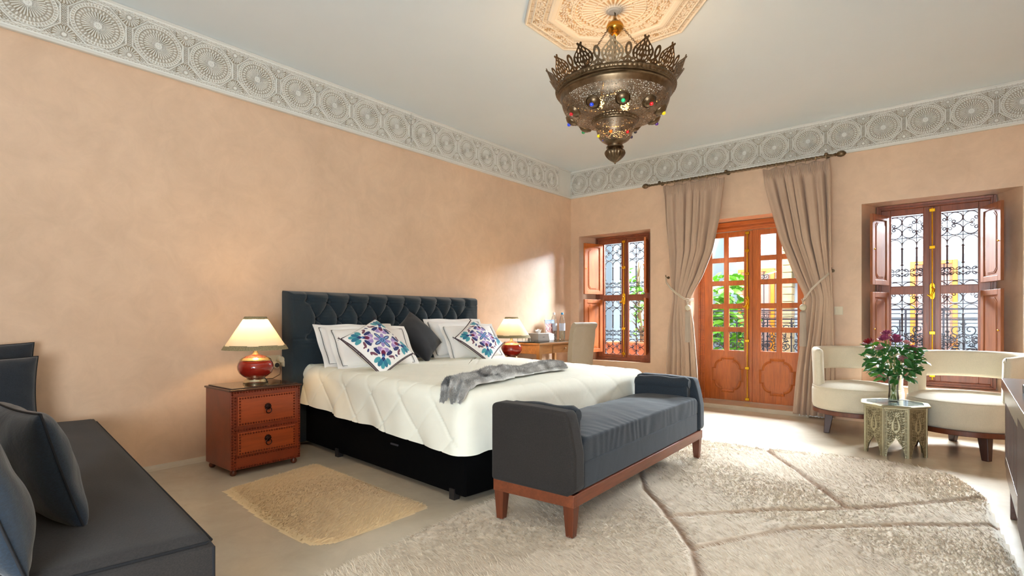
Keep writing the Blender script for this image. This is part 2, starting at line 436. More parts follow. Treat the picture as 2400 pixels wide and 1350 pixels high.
# ------------------------------------------------------------------ carved plaster cornice
def sstep(a, b, x):
    t = np.clip((x - a) / (b - a), 0, 1); return t * t * (3 - 2 * t)
def ridge(d, w): return 1 - sstep(w * 0.5, w, np.abs(d))
def cornice_height(u, v, hw):
    r = np.hypot(u, v); th = np.arctan2(v, u)
    lat = np.maximum(ridge(np.sin((u + v) * 210) , 0.42), ridge(np.sin((u - v) * 210), 0.42)) * 0.8
    h = lat
    for dx, dy in ((hw, 0.128), (-hw, 0.128), (hw, -0.128), (-hw, -0.128)):
        q = np.hypot(u - dx, v - dy); tq = np.arctan2(v - dy, u - dx)
        rg = (1 - sstep(0.058, 0.062, q))
        sp = np.where(q < 0.016, 1.0, np.where(q < 0.034, 0.55 + 0.45 * np.cos(20 * tq), np.clip(0.4 + 0.9 * np.cos(20 * tq), 0, 1) * (1 - sstep(0.052, 0.058, q))))
        sp = np.where((q > 0.012) & (q < 0.017), 0.35, sp)
        h = h * (1 - rg) + sp * rg
    inside = 1 - sstep(0.137, 0.141, r)
    hub = np.where(r < 0.022, 0.85 + 0.15 * np.cos(8 * th) * (r < 0.016), 0)
    hub = np.where((r > 0.006) & (r < 0.011) & (np.cos(5 * th) > 0.6), 0.35, hub)
    spk = np.clip(0.55 + 0.95 * np.cos(32 * th), 0, 1) * ((r >= 0.022) & (r < 0.084))
    bead = np.clip(1.25 - np.abs(r - 0.098) / 0.014, 0, 1) * np.clip(0.45 + np.cos(32 * th + PI), 0, 1) * ((r >= 0.084) & (r < 0.114))
    bead2 = ((r >= 0.084) & (r < 0.114)) * np.clip(0.1 + np.cos(64 * th), 0, 1) * 0.45
    ring = np.maximum(ridge(r - 0.117, 0.003), ridge(r - 0.136, 0.0036)) * 0.95
    tw = ((r > 0.119) & (r < 0.134)) * (0.35 + 0.4 * (np.sin(48 * th + 2) > 0.2))
    ros = np.maximum.reduce([hub, spk, bead, bead2, ring, tw])
    h = h * (1 - inside) + ros * inside
    h = np.maximum(h, ridge(np.maximum(np.maximum(np.abs(u), np.abs(v)), (np.abs(u) + np.abs(v)) / 1.414) - 0.1455, 0.0045))
    av = np.abs(v)
    band = sstep(0.146, 0.149, av)
    wv = 0.35 + 0.65 * np.maximum(ridge(np.sin(u * 96 + (av - 0.158) * 260), 0.55), ridge(np.sin(u * 96 - (av - 0.158) * 260), 0.55))
    wv = np.where((av < 0.1495) | (av > 0.169), 1.0, wv)
    return h * (1 - band) + wv * band
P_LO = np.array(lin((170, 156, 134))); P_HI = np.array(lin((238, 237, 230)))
def cornice_tile(name, hw, step=0.0026, depth=0.013):
    nu = int(2 * hw / step) + 1; nv = int(0.36 / step) + 1
    u = np.linspace(-hw, hw, nu); v = np.linspace(-0.18, 0.18, nv)
    U, V = np.meshgrid(u, v, indexing='ij'); H = cornice_height(U, V, hw)
    co = np.stack([H * depth, U, V], -1).reshape(-1, 3)
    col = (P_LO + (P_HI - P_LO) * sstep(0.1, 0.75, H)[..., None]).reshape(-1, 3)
    return co, gridfaces(nu, nv), col
cl = [0.945 + 0.326 * k for k in range(-6, 9)]
cl += [cl[-1] + 0.3075 * k for k in range(1, 8)]
cbk = [0.145 + 0.3025 * k for k in range(9)]
cbk += [cbk[-1] + 0.3166 * k for k in range(1, 6)]; cbk += [cbk[-1] + 0.326 * k for k in range(1, 3)]
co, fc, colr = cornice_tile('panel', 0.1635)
def cornice(nm, horiz, centres, label):
    root = MB()
    if horiz == 'y':
        root.box(0, YR, 2.61, 0.012, YW, HC)
        root.box(0, YR, 2.604, 0.030, YW, 2.622); root.box(0, YR, 2.955, 0.032, YW, HC)
    else:
        root.box(0, YW - 0.012, 2.61, XR, YW, HC)
        root.box(0, YW - 0.030, 2.604, XR, YW, 2.622); root.box(0, YW - 0.032, 2.955, XR, YW, HC)
    r = root.build(nm, M_WHITE, bevel=0.004); r['kind'] = 'structure'; r['label'] = label
    me = None
    for i, c in enumerate(centres):
        w = (centres[i + 1] - c) if i + 1 < len(centres) else (c - centres[i - 1])
        w2 = (c - centres[i - 1]) if i else w
        w = (w + w2) / 2
        if me is None:
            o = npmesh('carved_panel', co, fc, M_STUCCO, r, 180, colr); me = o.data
        else:
            o = bpy.data.objects.new('carved_panel', me); COL.objects.link(o); o.parent = r
        s = w / 0.327
        zs = 0.333 / 0.36
        if horiz == 'y':
            o.location = (0.013, c, 2.7885); o.scale = (1, s, zs)
        else:
            o.location = (c, YW - 0.013, 2.7885); o.rotation_euler = (0, 0, -PI / 2); o.scale = (1, s, zs)
    return r
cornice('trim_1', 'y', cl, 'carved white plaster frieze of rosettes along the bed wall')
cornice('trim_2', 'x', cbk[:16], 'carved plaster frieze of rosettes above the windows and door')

# ------------------------------------------------------------------ ceiling medallion
def medallion():
    A = 0.545; st = 0.0036; n = int(2 * A / st) + 1
    g = np.linspace(-A, A, n); X, Y = np.meshgrid(g, g, indexing='ij')
    r = np.hypot(X, Y); th = np.arctan2(Y, X)
    d8 = np.maximum(np.maximum(np.abs(X), np.abs(Y)), (np.abs(X) + np.abs(Y)) / math.sqrt(2))
    e = np.zeros_like(r)
    lat = np.maximum(ridge(np.sin((X + Y) * 190), 0.4), ridge(np.sin((X - Y) * 190), 0.4))
    ara = np.clip(np.sin(X * 150 + 2.6 * np.sin(Y * 95)) * np.sin(Y * 150 + 2.6 * np.sin(X * 95)) * 3 + 0.55, 0, 1)
    ara2 = np.clip(np.sin(r * 190 + 2.2 * np.sin(th * 24)) * np.cos(th * 36 + 3 * np.sin(r * 60)) * 3 + 0.5, 0, 1)
    h = 0.75 * ara
    h = np.where(d8 < 0.40, 0.8 * ara2, h)
    def frame(a, b, val): return (d8 > a) & (d8 < b), val
    for m, val in (frame(0.525, 0.546, 1.0), frame(0.500, 0.525, 0.8 * lat), frame(0.49, 0.500, 1.0), frame(0.385, 0.397, 1.0),
                   frame(0.397, 0.424, 0.8 * lat), frame(0.424, 0.433, 1.0), frame(0.350, 0.385, 1.25 + 0 * lat), frame(0.338, 0.350, 0.9)):
        h = np.where(m, val, h)
    ros = np.clip(0.5 + 0.9 * np.cos(40 * th), 0, 1)
    ros2 = np.clip(0.3 + np.cos(40 * th + 2.2 * np.sin(r * 170)), 0, 1)
    h = np.where(r < 0.262, ros2 * 0.85, h); h = np.where(r < 0.20, ros * 0.9, h)
    h = np.where(r < 0.125, np.clip(0.5 + 0.9 * np.cos(20 * th), 0, 1) * 0.95, h)
    for q, w in ((0.262, 0.006), (0.247, 0.005), (0.20, 0.005), (0.118, 0.004)):
        h = np.maximum(h, ridge(r - q, w))
    h = np.where(r < 0.052, 1.6, h); h = np.where(r < 0.035, 2.0, h)
    keep = d8 <= A + 1e-6
    z = -(0.012 + 0.012 * h); z = np.where(d8 > A - 0.006, 0.0, z)
    co = np.stack([X, Y, z], -1).reshape(-1, 3); F = gridfaces(n, n)
    k = keep.reshape(-1); F = F[k[F].all(1)]
    used = np.zeros(len(co), bool); used[F.ravel()] = True; mp = np.cumsum(used) - 1
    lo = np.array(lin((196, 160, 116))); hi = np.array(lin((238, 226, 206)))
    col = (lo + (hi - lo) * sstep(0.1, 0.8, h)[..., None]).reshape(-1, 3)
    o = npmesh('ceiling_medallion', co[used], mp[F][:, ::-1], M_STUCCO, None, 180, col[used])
    tag(o, 'carved octagonal plaster ceiling medallion above the pierced brass chandelier', 'medallion')
    o.location = (2.395, 3.06, HC)
medallion()

# ================================================================== WINDOWS AND DOOR
def frame_rect(mb, x0, z0, x1, z1, w, y0, y1, wb=None, wt=None):
    wb = w if wb is None else wb; wt = w if wt is None else wt
    mb.box(x0, y0, z0, x0 + w, y1, z1); mb.box(x1 - w, y0, z0, x1, y1, z1)
    mb.box(x0 + w, y0, z0, x1 - w, y1, z0 + wb); mb.box(x0 + w, y0, z1 - wt, x1 - w, y1, z1)

def cham(x0, z0, x1, z1, c):
    return [(x0 + c, z0), (x1 - c, z0), (x1, z0 + c), (x1, z1 - c), (x1 - c, z1), (x0 + c, z1), (x0, z1 - c), (x0, z0 + c)]

def shutter(parent, hinge, ang, w, z0, z1, mat, side):
    """interior shutter leaf; local x runs from the hinge outwards"""
    Mx = T(hinge[0], hinge[1], 0) @ rotz(ang)
    mb = MB(parent); t = 0.012
    def B(a, b, c, d, y0=-t, y1=t): mb.box(a, y0, b, c, y1, d, Mx)
    s = 0.048
    B(0, z0, s, z1); B(w - s, z0, w, z1); B(s, z0, w - s, z0 + s); B(s, z1 - s, w - s, z1)
    sh = mb.build('shutter', mat, parent, bevel=0.002)
    pm = MB(parent)
    R = Mx @ Matrix(((1, 0, 0, 0), (0, 0, 1, 0), (0, 1, 0, 0), (0, 0, 0, 1)))
    pm.box(s, -0.004, z0 + s, w - s, 0.004, z1 - s, Mx)
    for dep, ins in ((0.0075, 0.020), (0.010, 0.030)):
        pm.prism(cham(s + ins, z0 + s + ins, w - s - ins, z1 - s - ins, 0.035), -dep, dep, R)
    pm.build('panel', mat, sh, bevel=0.002)
    kb = MB(parent); kb.sphere((w - 0.02, side * (t + 0.008), (z0 + z1) / 2), 0.008, 8, M=Mx)
    kb.build('knob', M_GOLD, sh, smooth=60)
    hb = MB(parent)
    for zz in (z0 + 0.10, z1 - 0.10): hb.cyl(0, 0, zz - 0.03, zz + 0.03, 0.007, n=8, M=Mx)
    hb.build('hinge', M_BRONZE, sh, smooth=60)
    return sh

def espagnolette(parent, x, y, z0, z1, zh, brackets):
    mb = MB(parent); mb.cyl(x, y - 0.012, z0, z1, 0.0055, n=8)
    mb.build('bolt_rod', M_GOLD, parent, smooth=60)
    for zz in brackets:
        b = MB(parent); b.box(x - 0.022, y - 0.022, zz - 0.015, x + 0.022, y, zz + 0.015)
        b.build('bolt_bracket', M_GOLD, parent, bevel=0.003)
    p = MB(parent)
    p.prism([(x + a, zh + b) for a, b in [(-0.020, -0.055), (-0.012, -0.075), (0.012, -0.075), (0.020, -0.055), (0.020, 0.055), (0.012, 0.075), (-0.012, 0.075), (-0.020, 0.055)]],
            y - 0.012, y, Matrix(((1, 0, 0, 0), (0, 0, 1, 0), (0, 1, 0, 0), (0, 0, 0, 1))))
    pl = p.build('handle_plate', M_GOLD, parent, bevel=0.003)
    h = MB(parent)
    h.tube([(x, y - 0.012, zh + 0.035), (x + 0.002, y - 0.05, zh + 0.035), (x + 0.016, y - 0.058, zh + 0.02), (x + 0.004, y - 0.058, zh - 0.02), (x - 0.016, y - 0.058, zh - 0.05), (x - 0.034, y - 0.060, zh - 0.035)],
           [0.009, 0.009, 0.010, 0.009, 0.008, 0.007], 8)
    h.build('handle', M_GOLD, pl, smooth=60)

def sash(parent, x0, x1, z0, z1, y0, y1, panes, mat):
    """panes: list of glass rects; rails fill the rest"""
    mb = MB(parent)
    xs = sorted({x0, x1} | {p[0] for p in panes} | {p[2] for p in panes})
    zs = sorted({z0, z1} | {p[1] for p in panes} | {p[3] for p in panes})
    def solid(mx, mz): return not any(p[0] < mx < p[2] and p[1] < mz < p[3] for p in panes)
    # stiles run full height, rails between
    for a, b in zip(xs, xs[1:]):
        run = None
        for c, d in list(zip(zs, zs[1:])) + [(None, None)]:
            ok = c is not None and solid((a + b) / 2, (c + d) / 2)
            if ok: run = (run[0], d) if run else (c, d)
            if (not ok) and run:
                mb.box(a, y0, run[0], b, y1, run[1]); run = None
    s = mb.build('sash', mat, parent, bevel=0.0025)
    bd = MB(parent)
    for p in panes:
        frame_rect(bd, p[0] - 0.001, p[1] - 0.001, p[2] + 0.001, p[3] + 0.001, 0.007, y0 + 0.008, y0 + 0.020)
    bd.build('glazing_bead', mat, s)
    for p in panes:
        g = MB(parent); g.box(p[0] - 0.004, (y0 + y1) / 2 - 0.002, p[1] - 0.004, p[2] + 0.004, (y0 + y1) / 2 + 0.002, p[3] + 0.004)
        g.build('pane', M_GLASS, s)
    return s

def window(nm, label, xa, xb, z0, z1, g, smat, shut, xm):
    r = struct(nm, label, ((xa + xb) / 2, 6.50, z0))
    mb = MB(r); frame_rect(mb, xa, z0, xb, z1, 0.038, 6.445, 6.56, 0.045, 0.045)
    frame_rect(mb, xa, z0, xb, z1, 0.020, 6.432, 6.447, 0.022, 0.022)
    frame_rect(mb, xa + 0.027, z0 + 0.03, xb - 0.027, z1 - 0.03, 0.012, 6.438, 6.447)
    mb.build('frame', M_WIN, r, bevel=0.003)
    zc0, zc1, zb, zt = 1.232, 1.355, 0.512, 1.995
    (l0, l1), (r0, r1) = g
    sash(r, xa + 0.036, xm, z0 + 0.045, z1 - 0.045, 6.455, 6.50, [(l0, zb, l1, zc0), (l0, zc1 - 0.055, l1, zt)], M_WIN)
    sash(r, xm, xb - 0.036, z0 + 0.045, z1 - 0.045, 6.455, 6.50, [(r0, zb, r1, zc0), (r0, zc1 - 0.055, r1, zt)], M_WIN)
    c = MB(r); c.box(xm - 0.022, 6.438, z0 + 0.05, xm + 0.022, 6.456, z1 - 0.05)
    c.build('cover_strip', M_WIN, r, bevel=0.004)
    espagnolette(r, xm + 0.002, 6.438, z0 + 0.06, z1 - 0.06, 1.25, (z0 + 0.10, 0.86, 1.66, z1 - 0.085))
    for (hx, hy, ex, ey, side) in shut:
        ang = math.atan2(ey - hy, ex - hx); w = math.hypot(ex - hx, ey - hy)
        for a, b in ((1.315, 1.985), (0.545, 1.245)):
            shutter(r, (hx, hy), ang, w, a, b, smat, side)
    return r

window('window_1', 'narrow wooden window with open shutters beside the desk chair', 0.237, 1.028, 0.432, 2.083,
       ((0.350, 0.617), (0.711, 0.952)), M_SHUT, [(0.345, 6.42, 0.250, 6.12, 1), (1.005, 6.42, 1.115, 6.12, -1)], 0.664)
window('window_2', 'wide wooden window with open shutters behind the armchairs', 3.433, 4.319, 0.362, 2.092,
       ((3.545, 3.805), (3.929, 4.200)), M_SHUTB, [(3.528, 6.42, 3.425, 6.12, 1), (4.222, 6.42, 4.345, 6.12, -1)], 3.868)

def door():
    r = struct('door_1', 'double glazed wooden balcony door between the tied curtains', (2.25, 6.5, 0.045))
    mb = MB(r)
    for x0, x1, s in ((1.655, 1.722, 1), (2.785, 2.845, -1)):
        mb.box(x0, 6.44, 0.045, x1, 6.58, 2.10)
        mb.box(x0 + 0.004, 6.425, 0.045, x0 + 0.022 if s > 0 else x1 - 0.004, 6.442, 2.10)
        mb.box(x0 + 0.030, 6.43, 0.045, x0 + 0.044, 6.442, 2.10)
    mb.box(1.722, 6.44, 1.995, 2.785, 6.58, 2.10); mb.box(1.67, 6.42, 2.055, 2.83, 6.441, 2.10); mb.box(1.70, 6.43, 2.02, 2.80, 6.441, 2.038)
    mb.build('frame', M_DOORX, r, bevel=0.003)
    rows = [(0.622 + 0.2675 * k, 0.622 + 0.2675 * k + (0.222 if k < 4 else 0.245)) for k in range(5)]
    for x0, x1, cols, px in ((1.717, 2.249, ((1.806, 1.952), (1.996, 2.176)), (1.806, 2.172)), (2.253, 2.785, ((2.345, 2.516), (2.563, 2.728)), (2.335, 2.708))):
        panes = [(c[0], z[0], c[1], z[1]) for c in cols for z in rows]
        cx, hw = (px[0] + px[1]) / 2, (px[1] - px[0]) / 2
        s = sash(r, x0, x1, 0.05, 1.99, 6.45, 6.495, panes, M_DOOR)
        s.name = 'door_leaf'
        def octa(k, zc=0.345, hh=0.205):
            # eight-lobed panel outline with notched corners
            W, H = hw * k, hh * k; a, b = 0.50 * W, 0.52 * H; n = 0.028 * k
            q = []
            def corner(sx, sz, rev):
                pts = [(W, b * 0.72), (W - n, b * 0.72)]
                pts += [(a * 0.80 + (W - n - a * 0.80) * math.cos(t), b * 0.72 + (H - n - b * 0.72) * math.sin(t)) for t in [PI / 2 * i / 7 for i in range(8)]]
                pts += [(a * 0.80, H)]
                pts = [(cx + sx * x, zc + sz * z) for x, z in pts]
                return pts[::-1] if rev else pts
            q += corner(1, 1, False) + corner(-1, 1, True) + corner(-1, -1, False) + corner(1, -1, True)
            return q
        XZ = Matrix(((1, 0, 0, 0), (0, 0, 1, 0), (0, 1, 0, 0), (0, 0, 0, 1)))
        p = MB(r)
        o1, o2, o3 = octa(1.0), octa(0.93), octa(0.86)
        for A_, B_, yA, yB in ((o1, o2, 6.449, 6.441), (o2, o3, 6.441, 6.449), ):
            n = len(A_); vs = [(x, yA, z) for x, z in A_] + [(x, yB, z) for x, z in B_]
            p.add(vs, [(i, (i + 1) % n, (i + 1) % n + n, i + n) for i in range(n)])
        p.prism(octa(0.80), 6.443, 6.452, XZ)
        p.build('raised_panel', M_DOOR, s, bevel=0)
    c = MB(r); c.box(2.235, 6.436, 0.055, 2.262, 6.452, 1.985); c.build('cover_strip', M_DOOR, r, bevel=0.003)
    espagnolette(r, 2.212, 6.448, 0.07, 1.975, 1.17, (0.08, 0.43, 0.74, 1.50, 1.76, 1.96))
door()

# ------------------------------------------------------------------ wrought iron grilles outside the windows
def iron_path(mb, pts, y, r=0.0045, n=5):
    mb.tube([(p[0], y, p[1]) for p in pts], r, n, caps=False)
def quatre_motif(h):
    """two-column scroll rosette, 0.234 wide, h high, centred on the origin"""
    mb = MB(); w = 0.117; q = h / 2
    for sx in (1, -1):
        for sz in (1, -1):
            cx, cz = sx * w / 2, sz * q / 2; rx, rz = w / 2 - 0.003, q / 2 - 0.002
            a = math.atan2(sz, sx)
            for d in (1, -1):
                big = [(cx + rx * math.cos(a + d * t), cz + rz * math.sin(a + d * t)) for t in [0.0 + (PI * 0.80) * k / 10 for k in range(11)]]
                e = big[-1]; f = big[-2]; tx, tz = e[0] - f[0], e[1] - f[1]; L = math.hypot(tx, tz); tx /= L; tz /= L
                nx, nz = -tz * d, tx * d; rr = 0.017; c = (e[0] + nx * rr, e[1] + nz * rr)
                a0 = math.atan2(e[1] - c[1], e[0] - c[0])
                big += [(c[0] + (rr - 0.009 * k / 10) * math.cos(a0 + d * 1.35 * 2 * PI * k / 10 * 0.8), c[1] + (rr - 0.009 * k / 10) * math.sin(a0 + d * 1.35 * 2 * PI * k / 10 * 0.8)) for k in range(1, 11)]
                iron_path(mb, big, 0, 0.0042)
    for x, z in ((0, q / 2), (0, -q / 2), (w / 2, 0), (-w / 2, 0)): mb.sphere((x, 0, z), 0.008, 6)
    return mb
def arch_piece():
    mb = MB(); w = 0.0585
    iron_path(mb, [(w * math.cos(t), -0.075 + 0.068 * math.sin(t)) for t in [PI * k / 10 for k in range(11)]], 0, 0.0045); return mb
def curl_piece():
    mb = MB(); w = 0.0585
    pts = [(w, 0.06)] + [(w * math.cos(t), 0.045 - 0.040 * math.sin(t)) for t in [PI / 2 * k / 6 for k in range(6)]]
    pts += [(0.022 + 0.017 * math.cos(PI + 0.9 - t), 0.020 + (0.018 - 0.0015 * k) * math.sin(-PI / 2 - 0.2 + t)) for k, t in enumerate([0.75 * j for j in range(8)])]
    iron_path(mb, pts, 0, 0.0040); return mb
IRON = {}
def iron_part(name, fn, r, loc, scl=(1, 1, 1)):
    if name not in IRON:
        o = fn().build(name, M_IRON, r, smooth=60); IRON[name] = o.data
    else:
        o = bpy.data.objects.new(name, IRON[name]); COL.objects.link(o); o.parent = r
    o.location = Vector(loc) - r.location; o.scale = scl
QM1 = None
def grille(name, label, xs, x0, x1, y=6.632):
    global QM1
    r = thing(name, label, 'grille', ((x0 + x1) / 2, y, 0.47), group=None)
    for z, th in ((2.0, 0.006), (1.785, 0.005), (1.355, 0.005), (1.135, 0.006), (0.715, 0.005), (0.50, 0.006)):
        b = MB(r); b.box(x0, y - 0.004, z - th / 2, x1, y + 0.004, z + th / 2); b.build('crossbar', M_IRON, r)
    for x in xs:
        b = MB(r); b.tube([(x, y, 0.50), (x, y, 2.0)], 0.0042, 5)
        for zt in (1.785, 1.135):
            b.tube([(x, y, zt - 0.09), (x, y, zt - 0.27)], 0.0085, 6)
            for k in (0.10, 0.26): b.sphere((x, y, zt - k), 0.014, 6)
            b.sphere((x, y, zt - 0.345), 0.011, 6)
        b.build('upright', M_IRON, r, smooth=60)
    for i, x in enumerate(xs):
        cxs = [x - 0.0585] + ([x + 0.0585] if i == len(xs) - 1 else [])
        for c in cxs:
            for zt in (1.785, 1.135):
                iron_part('scroll_arch', arch_piece, r, (c, y, zt))
                for sz, zo in ((1, -0.335), (-1, -0.345)):
                    for sx in (1, -1): iron_part('scroll', curl_piece, r, (c, y, zt + zo), (sx, 1, sz))
        if i % 2 == 0:
            for zt, hh in ((1.8925, 0.215), (1.245, 0.22), (0.6075, 0.215)):
                if QM1 is None:
                    o = quatre_motif(0.215).build('scroll_rosette', M_IRON, r, smooth=60); QM1 = o.data
                else:
                    o = bpy.data.objects.new('scroll_rosette', QM1); COL.objects.link(o); o.parent = r
                o.location = Vector((x, y, zt)) - r.location
    return r
grille('iron_grille', 'black wrought iron scroll grille outside the narrow window', [0.392 + 0.1165 * k for k in range(-1, 6)], 0.24, 1.02)
grille('iron_grille', 'black wrought iron scroll grille outside the wide window behind the armchairs', [3.509 + 0.1165 * k for k in range(0, 7)], 3.43, 4.32)

# ------------------------------------------------------------------ courtyard outside
M_OUT = plain('courtyard_white', (166, 182, 192), 0.9, var=0.01, bump=0.05)
M_OUTF = plain('courtyard_tile', (120, 112, 104), 0.7, var=0.05)
M_ORANGE = wood('yellow_wood', (236, 148, 20), 'z', contrast=0.08); M_SALMON = plain('salmon_wood', (188, 124, 92), 0.6)
M_LEAF = plain('leaf_green', (98, 160, 44), 0.5, var=0.35, nscale=4, bump=0.05, Subsurface_Weight=0.0)
M_BARK = plain('bark', (112, 92, 66), 0.9); M_TERRA = plain('terracotta', (204, 112, 70), 0.8)
M_STONE = plain('sandstone', (206, 178, 132), 0.9, var=0.2, bump=0.4, bscale=25, bdist=0.01)
slab('balcony_floor', (-3.0, 6.62, -0.20, 8.0, 7.75, -0.03), M_OUTF)
bf = MB(); bf.box(-6, 9.95, -3.2, 9, 10.4, 2.75); o = bf.build('facade_wall', M_OUT); o['kind'] = 'structure'; o['label'] = 'white courtyard facade opposite the balcony'
slab('courtyard_floor', (-6, 7.75, -3.4, 9, 10.4, -3.2), M_OUTF)
slab('side_wall', (-0.9, 8.9, -3.2, 0.80, 9.9, 2.75), M_OUT)
slab('far_balcony', (0.95, 9.35, -0.25, 9, 9.95, -0.05), M_OUTF)

def far_window(x0, x1, z0, z1, label):
    r = thing('shuttered_window', label, 'window', ((x0 + x1) / 2, 9.9, z0))
    m = MB(r); frame_rect(m, x0, z0, x1, z1, 0.058, 9.86, 9.95, 0.05, 0.05); m.build('frame', M_ORANGE, r, bevel=0.004)
    xm = (x0 + x1) / 2
    for a, b in ((x0 + 0.058, xm), (xm, x1 - 0.058)):
        m = MB(r); frame_rect(m, a, z0 + 0.05, b, z1 - 0.05, 0.03, 9.88, 9.91, 0.05, 0.05)
        s = m.build('sash', M_SALMON, r)
        m = MB(r); m.box(a + 0.03, 9.905, z0 + 0.1, b - 0.03, 9.915, z1 - 0.1); m.build('panel', plain('dusky_pane', (196, 168, 158), 0.3, bump=0), s)
    m = MB(r)
    n = 6
    for k in range(1, n): m.tube([(x0 + 0.09 + (x1 - x0 - 0.18) * k / n, 9.85, z0 + 0.05), (x0 + 0.09 + (x1 - x0 - 0.18) * k / n, 9.85, z1 - 0.05)], 0.006, 5)
    for z in (z0 + 0.25, z1 - 0.2, (z0 + z1) / 2): m.tube([(x0 + 0.05, 9.85, z), (x1 - 0.05, 9.85, z)], 0.006, 5)
    for k in range(n):
        c = x0 + 0.09 + (x1 - x0 - 0.18) * (k + .5) / n
        for z in (z1 - 0.14, z0 + 0.18, (z0 + z1) / 2 - 0.06):
            m.tube([(p[0], 9.85, p[1]) for p in spiral(c, z, 0.05, 0.01, k, 1.4, 10)], 0.005, 4)
    m.build('window_grille', M_IRON, r, smooth=60)
    p = MB(r); p.box(x0 - 0.05, 9.945, z1 + 0.08, x1 + 0.15, 9.955, z1 + 0.34)
    q = p.build('stucco_panel', M_STUCCO2, r)
M_STUCCO2 = None
t = NT('pierced_stucco'); v = t.coord((1, 1, 1)); vo = t.n('ShaderNodeTexVoronoi'); vo.inputs['Scale'].default_value = 26; t.l(v, vo.inputs['Vector'])
t.base(t.ramp(vo.outputs['Distance'], [(0.3, lin((198, 205, 208))), (0.5, lin((232, 236, 238)))])); t.set(Roughness=0.9); M_STUCCO2 = t.m
far_window(3.49, 4.03, 0.45, 1.82, 'yellow framed window across the courtyard, seen through the wide window')
far_window(1.05, 1.64, 0.35, 1.84, 'yellow framed window across the courtyard, seen through the balcony door')
pm = thing('stone_pilaster', 'banded sandstone pilaster on the far side of the courtyard', 'pillar', (1.86, 9.85, -0.05))
for k in range(26):
    z = -0.05 + 0.12 * k; m = MB(pm); w = 0.075 + 0.006 * random.random()
    m.box(1.86 - w, 9.74, z, 1.86 + w, 9.95, z + 0.112); m.build('stone', M_STONE, pm, bevel=0.008)
aw = MB()
aw.box(1.98, 9.60, 1.89, 2.76, 9.949, 1.915)
for k in range(5):
    x = 2.02 + 0.14 * k
    aw.prism([(x, 1.9), (x + 0.14, 1.9)] + arc(x + 0.07, 1.62, 0.07, 0, -PI, 8), 9.60, 9.615, Matrix(((1, 0, 0, 0), (0, 0, 1, 0), (0, 1, 0, 0), (0, 0, 0, 1))))
tag(aw.build('scalloped_awning', plain('pale_canvas', (196, 214, 224), 0.9, bump=0)), 'pale scalloped canvas awning hanging across the courtyard', 'awning')

def railing(nm, x0, x1, y, zb, zt, label, n):
    r = thing(nm, label, 'railing', ((x0 + x1) / 2, y, zb))
    for z, th in ((zt, 0.014), (zt - 0.05, 0.007), (zt - 0.10, 0.008), (zb + 0.08, 0.009)):
        m = MB(r); m.box(x0, y - 0.011, z - th, x1, y + 0.011, z + th * 0.4); m.build('rail', M_IRON, r)
    st = (x1 - x0) / n; mot = None
    for k in range(n + 1):
        x = x0 + st * k; m = MB(r); m.tube([(x, y, zb), (x, y, zt)], 0.010, 5)
        m.sphere((x, y, zt - 0.28), 0.02, 6); m.sphere((x, y, zb + 0.3), 0.02, 6); m.build('baluster', M_IRON, r, smooth=60)
        if k == n: break
        if mot is None:
            q = MB(); H = zt - 0.10 - (zb + 0.08)
            for sx in (1, -1):
                for c0, c1, rr, tt in ((0.055, -0.13, 0.075, 1.5), (0.06, -0.36, 0.065, -1.5), (0.055, -0.60, 0.075, 1.5), (0.10, -0.24, 0.035, 1.3), (0.10, -0.48, 0.035, -1.3), (0.06, -0.76, 0.06, 1.4)):
                    if -c1 < H: q.tube([(p[0] * sx, 0, p[1]) for p in spiral(c0, c1, rr, 0.012, 2.0, tt, 14)], 0.006, 4, caps=False)
            q.tube([(0, 0, 0), (0, 0, -H)], 0.006, 5)
            o = q.build('scroll_panel', M_IRON, r, smooth=60); mot = o.data
        else:
            o = bpy.data.objects.new('scroll_panel', mot); COL.objects.link(o); o.parent = r
        o.location = Vector((x + st / 2, y, zt - 0.10)) - r.location
railing('balcony_railing', 0.55, 5.95, 7.62, -0.03, 1.10, 'black wrought iron balcony railing just outside the door', 16)
railing('balcony_railing', 0.95, 6.55, 9.42, -0.05, 0.98, 'black wrought iron railing on the far side of the courtyard', 16)

def leaves(mb, pts, size, rng):
    for p in pts:
        a = rng.uniform(0, 2 * PI); tl = rng.uniform(-0.9, 0.9); s = size * rng.uniform(0.6, 1.25)
        M_ = T(*p) @ rotz(a) @ rotx(tl) @ roty(rng.uniform(-.8, .8))
        mb.add([(0, 0, 0), (s * .35, s * .28, s * .06), (s * .75, s * .24, s * .03), (s, 0, -s * .08), (s * .75, -s * .24, s * .03), (s * .35, -s * .28, s * .06), (s * .5, 0, -s * .02)],
               [(0, 1, 6), (1, 2, 6), (2, 3, 6), (3, 4, 6), (4, 5, 6), (5, 0, 6)], M_)
rng = random.Random(3)
def tree(name, x, y, zb, h, n, spread, label, size=0.12, z0=0.3):
    r = thing(name, label, 'tree', (x, y, zb))
    m = MB(r); m.tube([(x, y, zb), (x + 0.05, y, zb + h * .4), (x - 0.03, y, zb + h * .8), (x, y, zb + h)], [0.04, 0.03, 0.02, 0.008], 6)
    for k in range(10):
        z = zb + h * rng.uniform(z0, 0.95); a = rng.uniform(0, 2 * PI); q = spread * rng.uniform(.6, 1)
        m.tube([(x, y, z), (x + q * .5 * math.cos(a), y + q * .5 * math.sin(a), z + 0.1), (x + q * math.cos(a), y + q * math.sin(a), z + 0.15)], [0.012, 0.008, 0.003], 4)
    m.build('trunk', M_BARK, r, smooth=60)
    m = MB(r)
    leaves(m, [(x + rng.gauss(0, spread * .5), y + rng.gauss(0, spread * .5), zb + h * rng.uniform(z0, 1.02)) for _ in range(n)], size, rng)
    o = m.build('foliage', M_LEAF, r); o['kind'] = 'stuff'
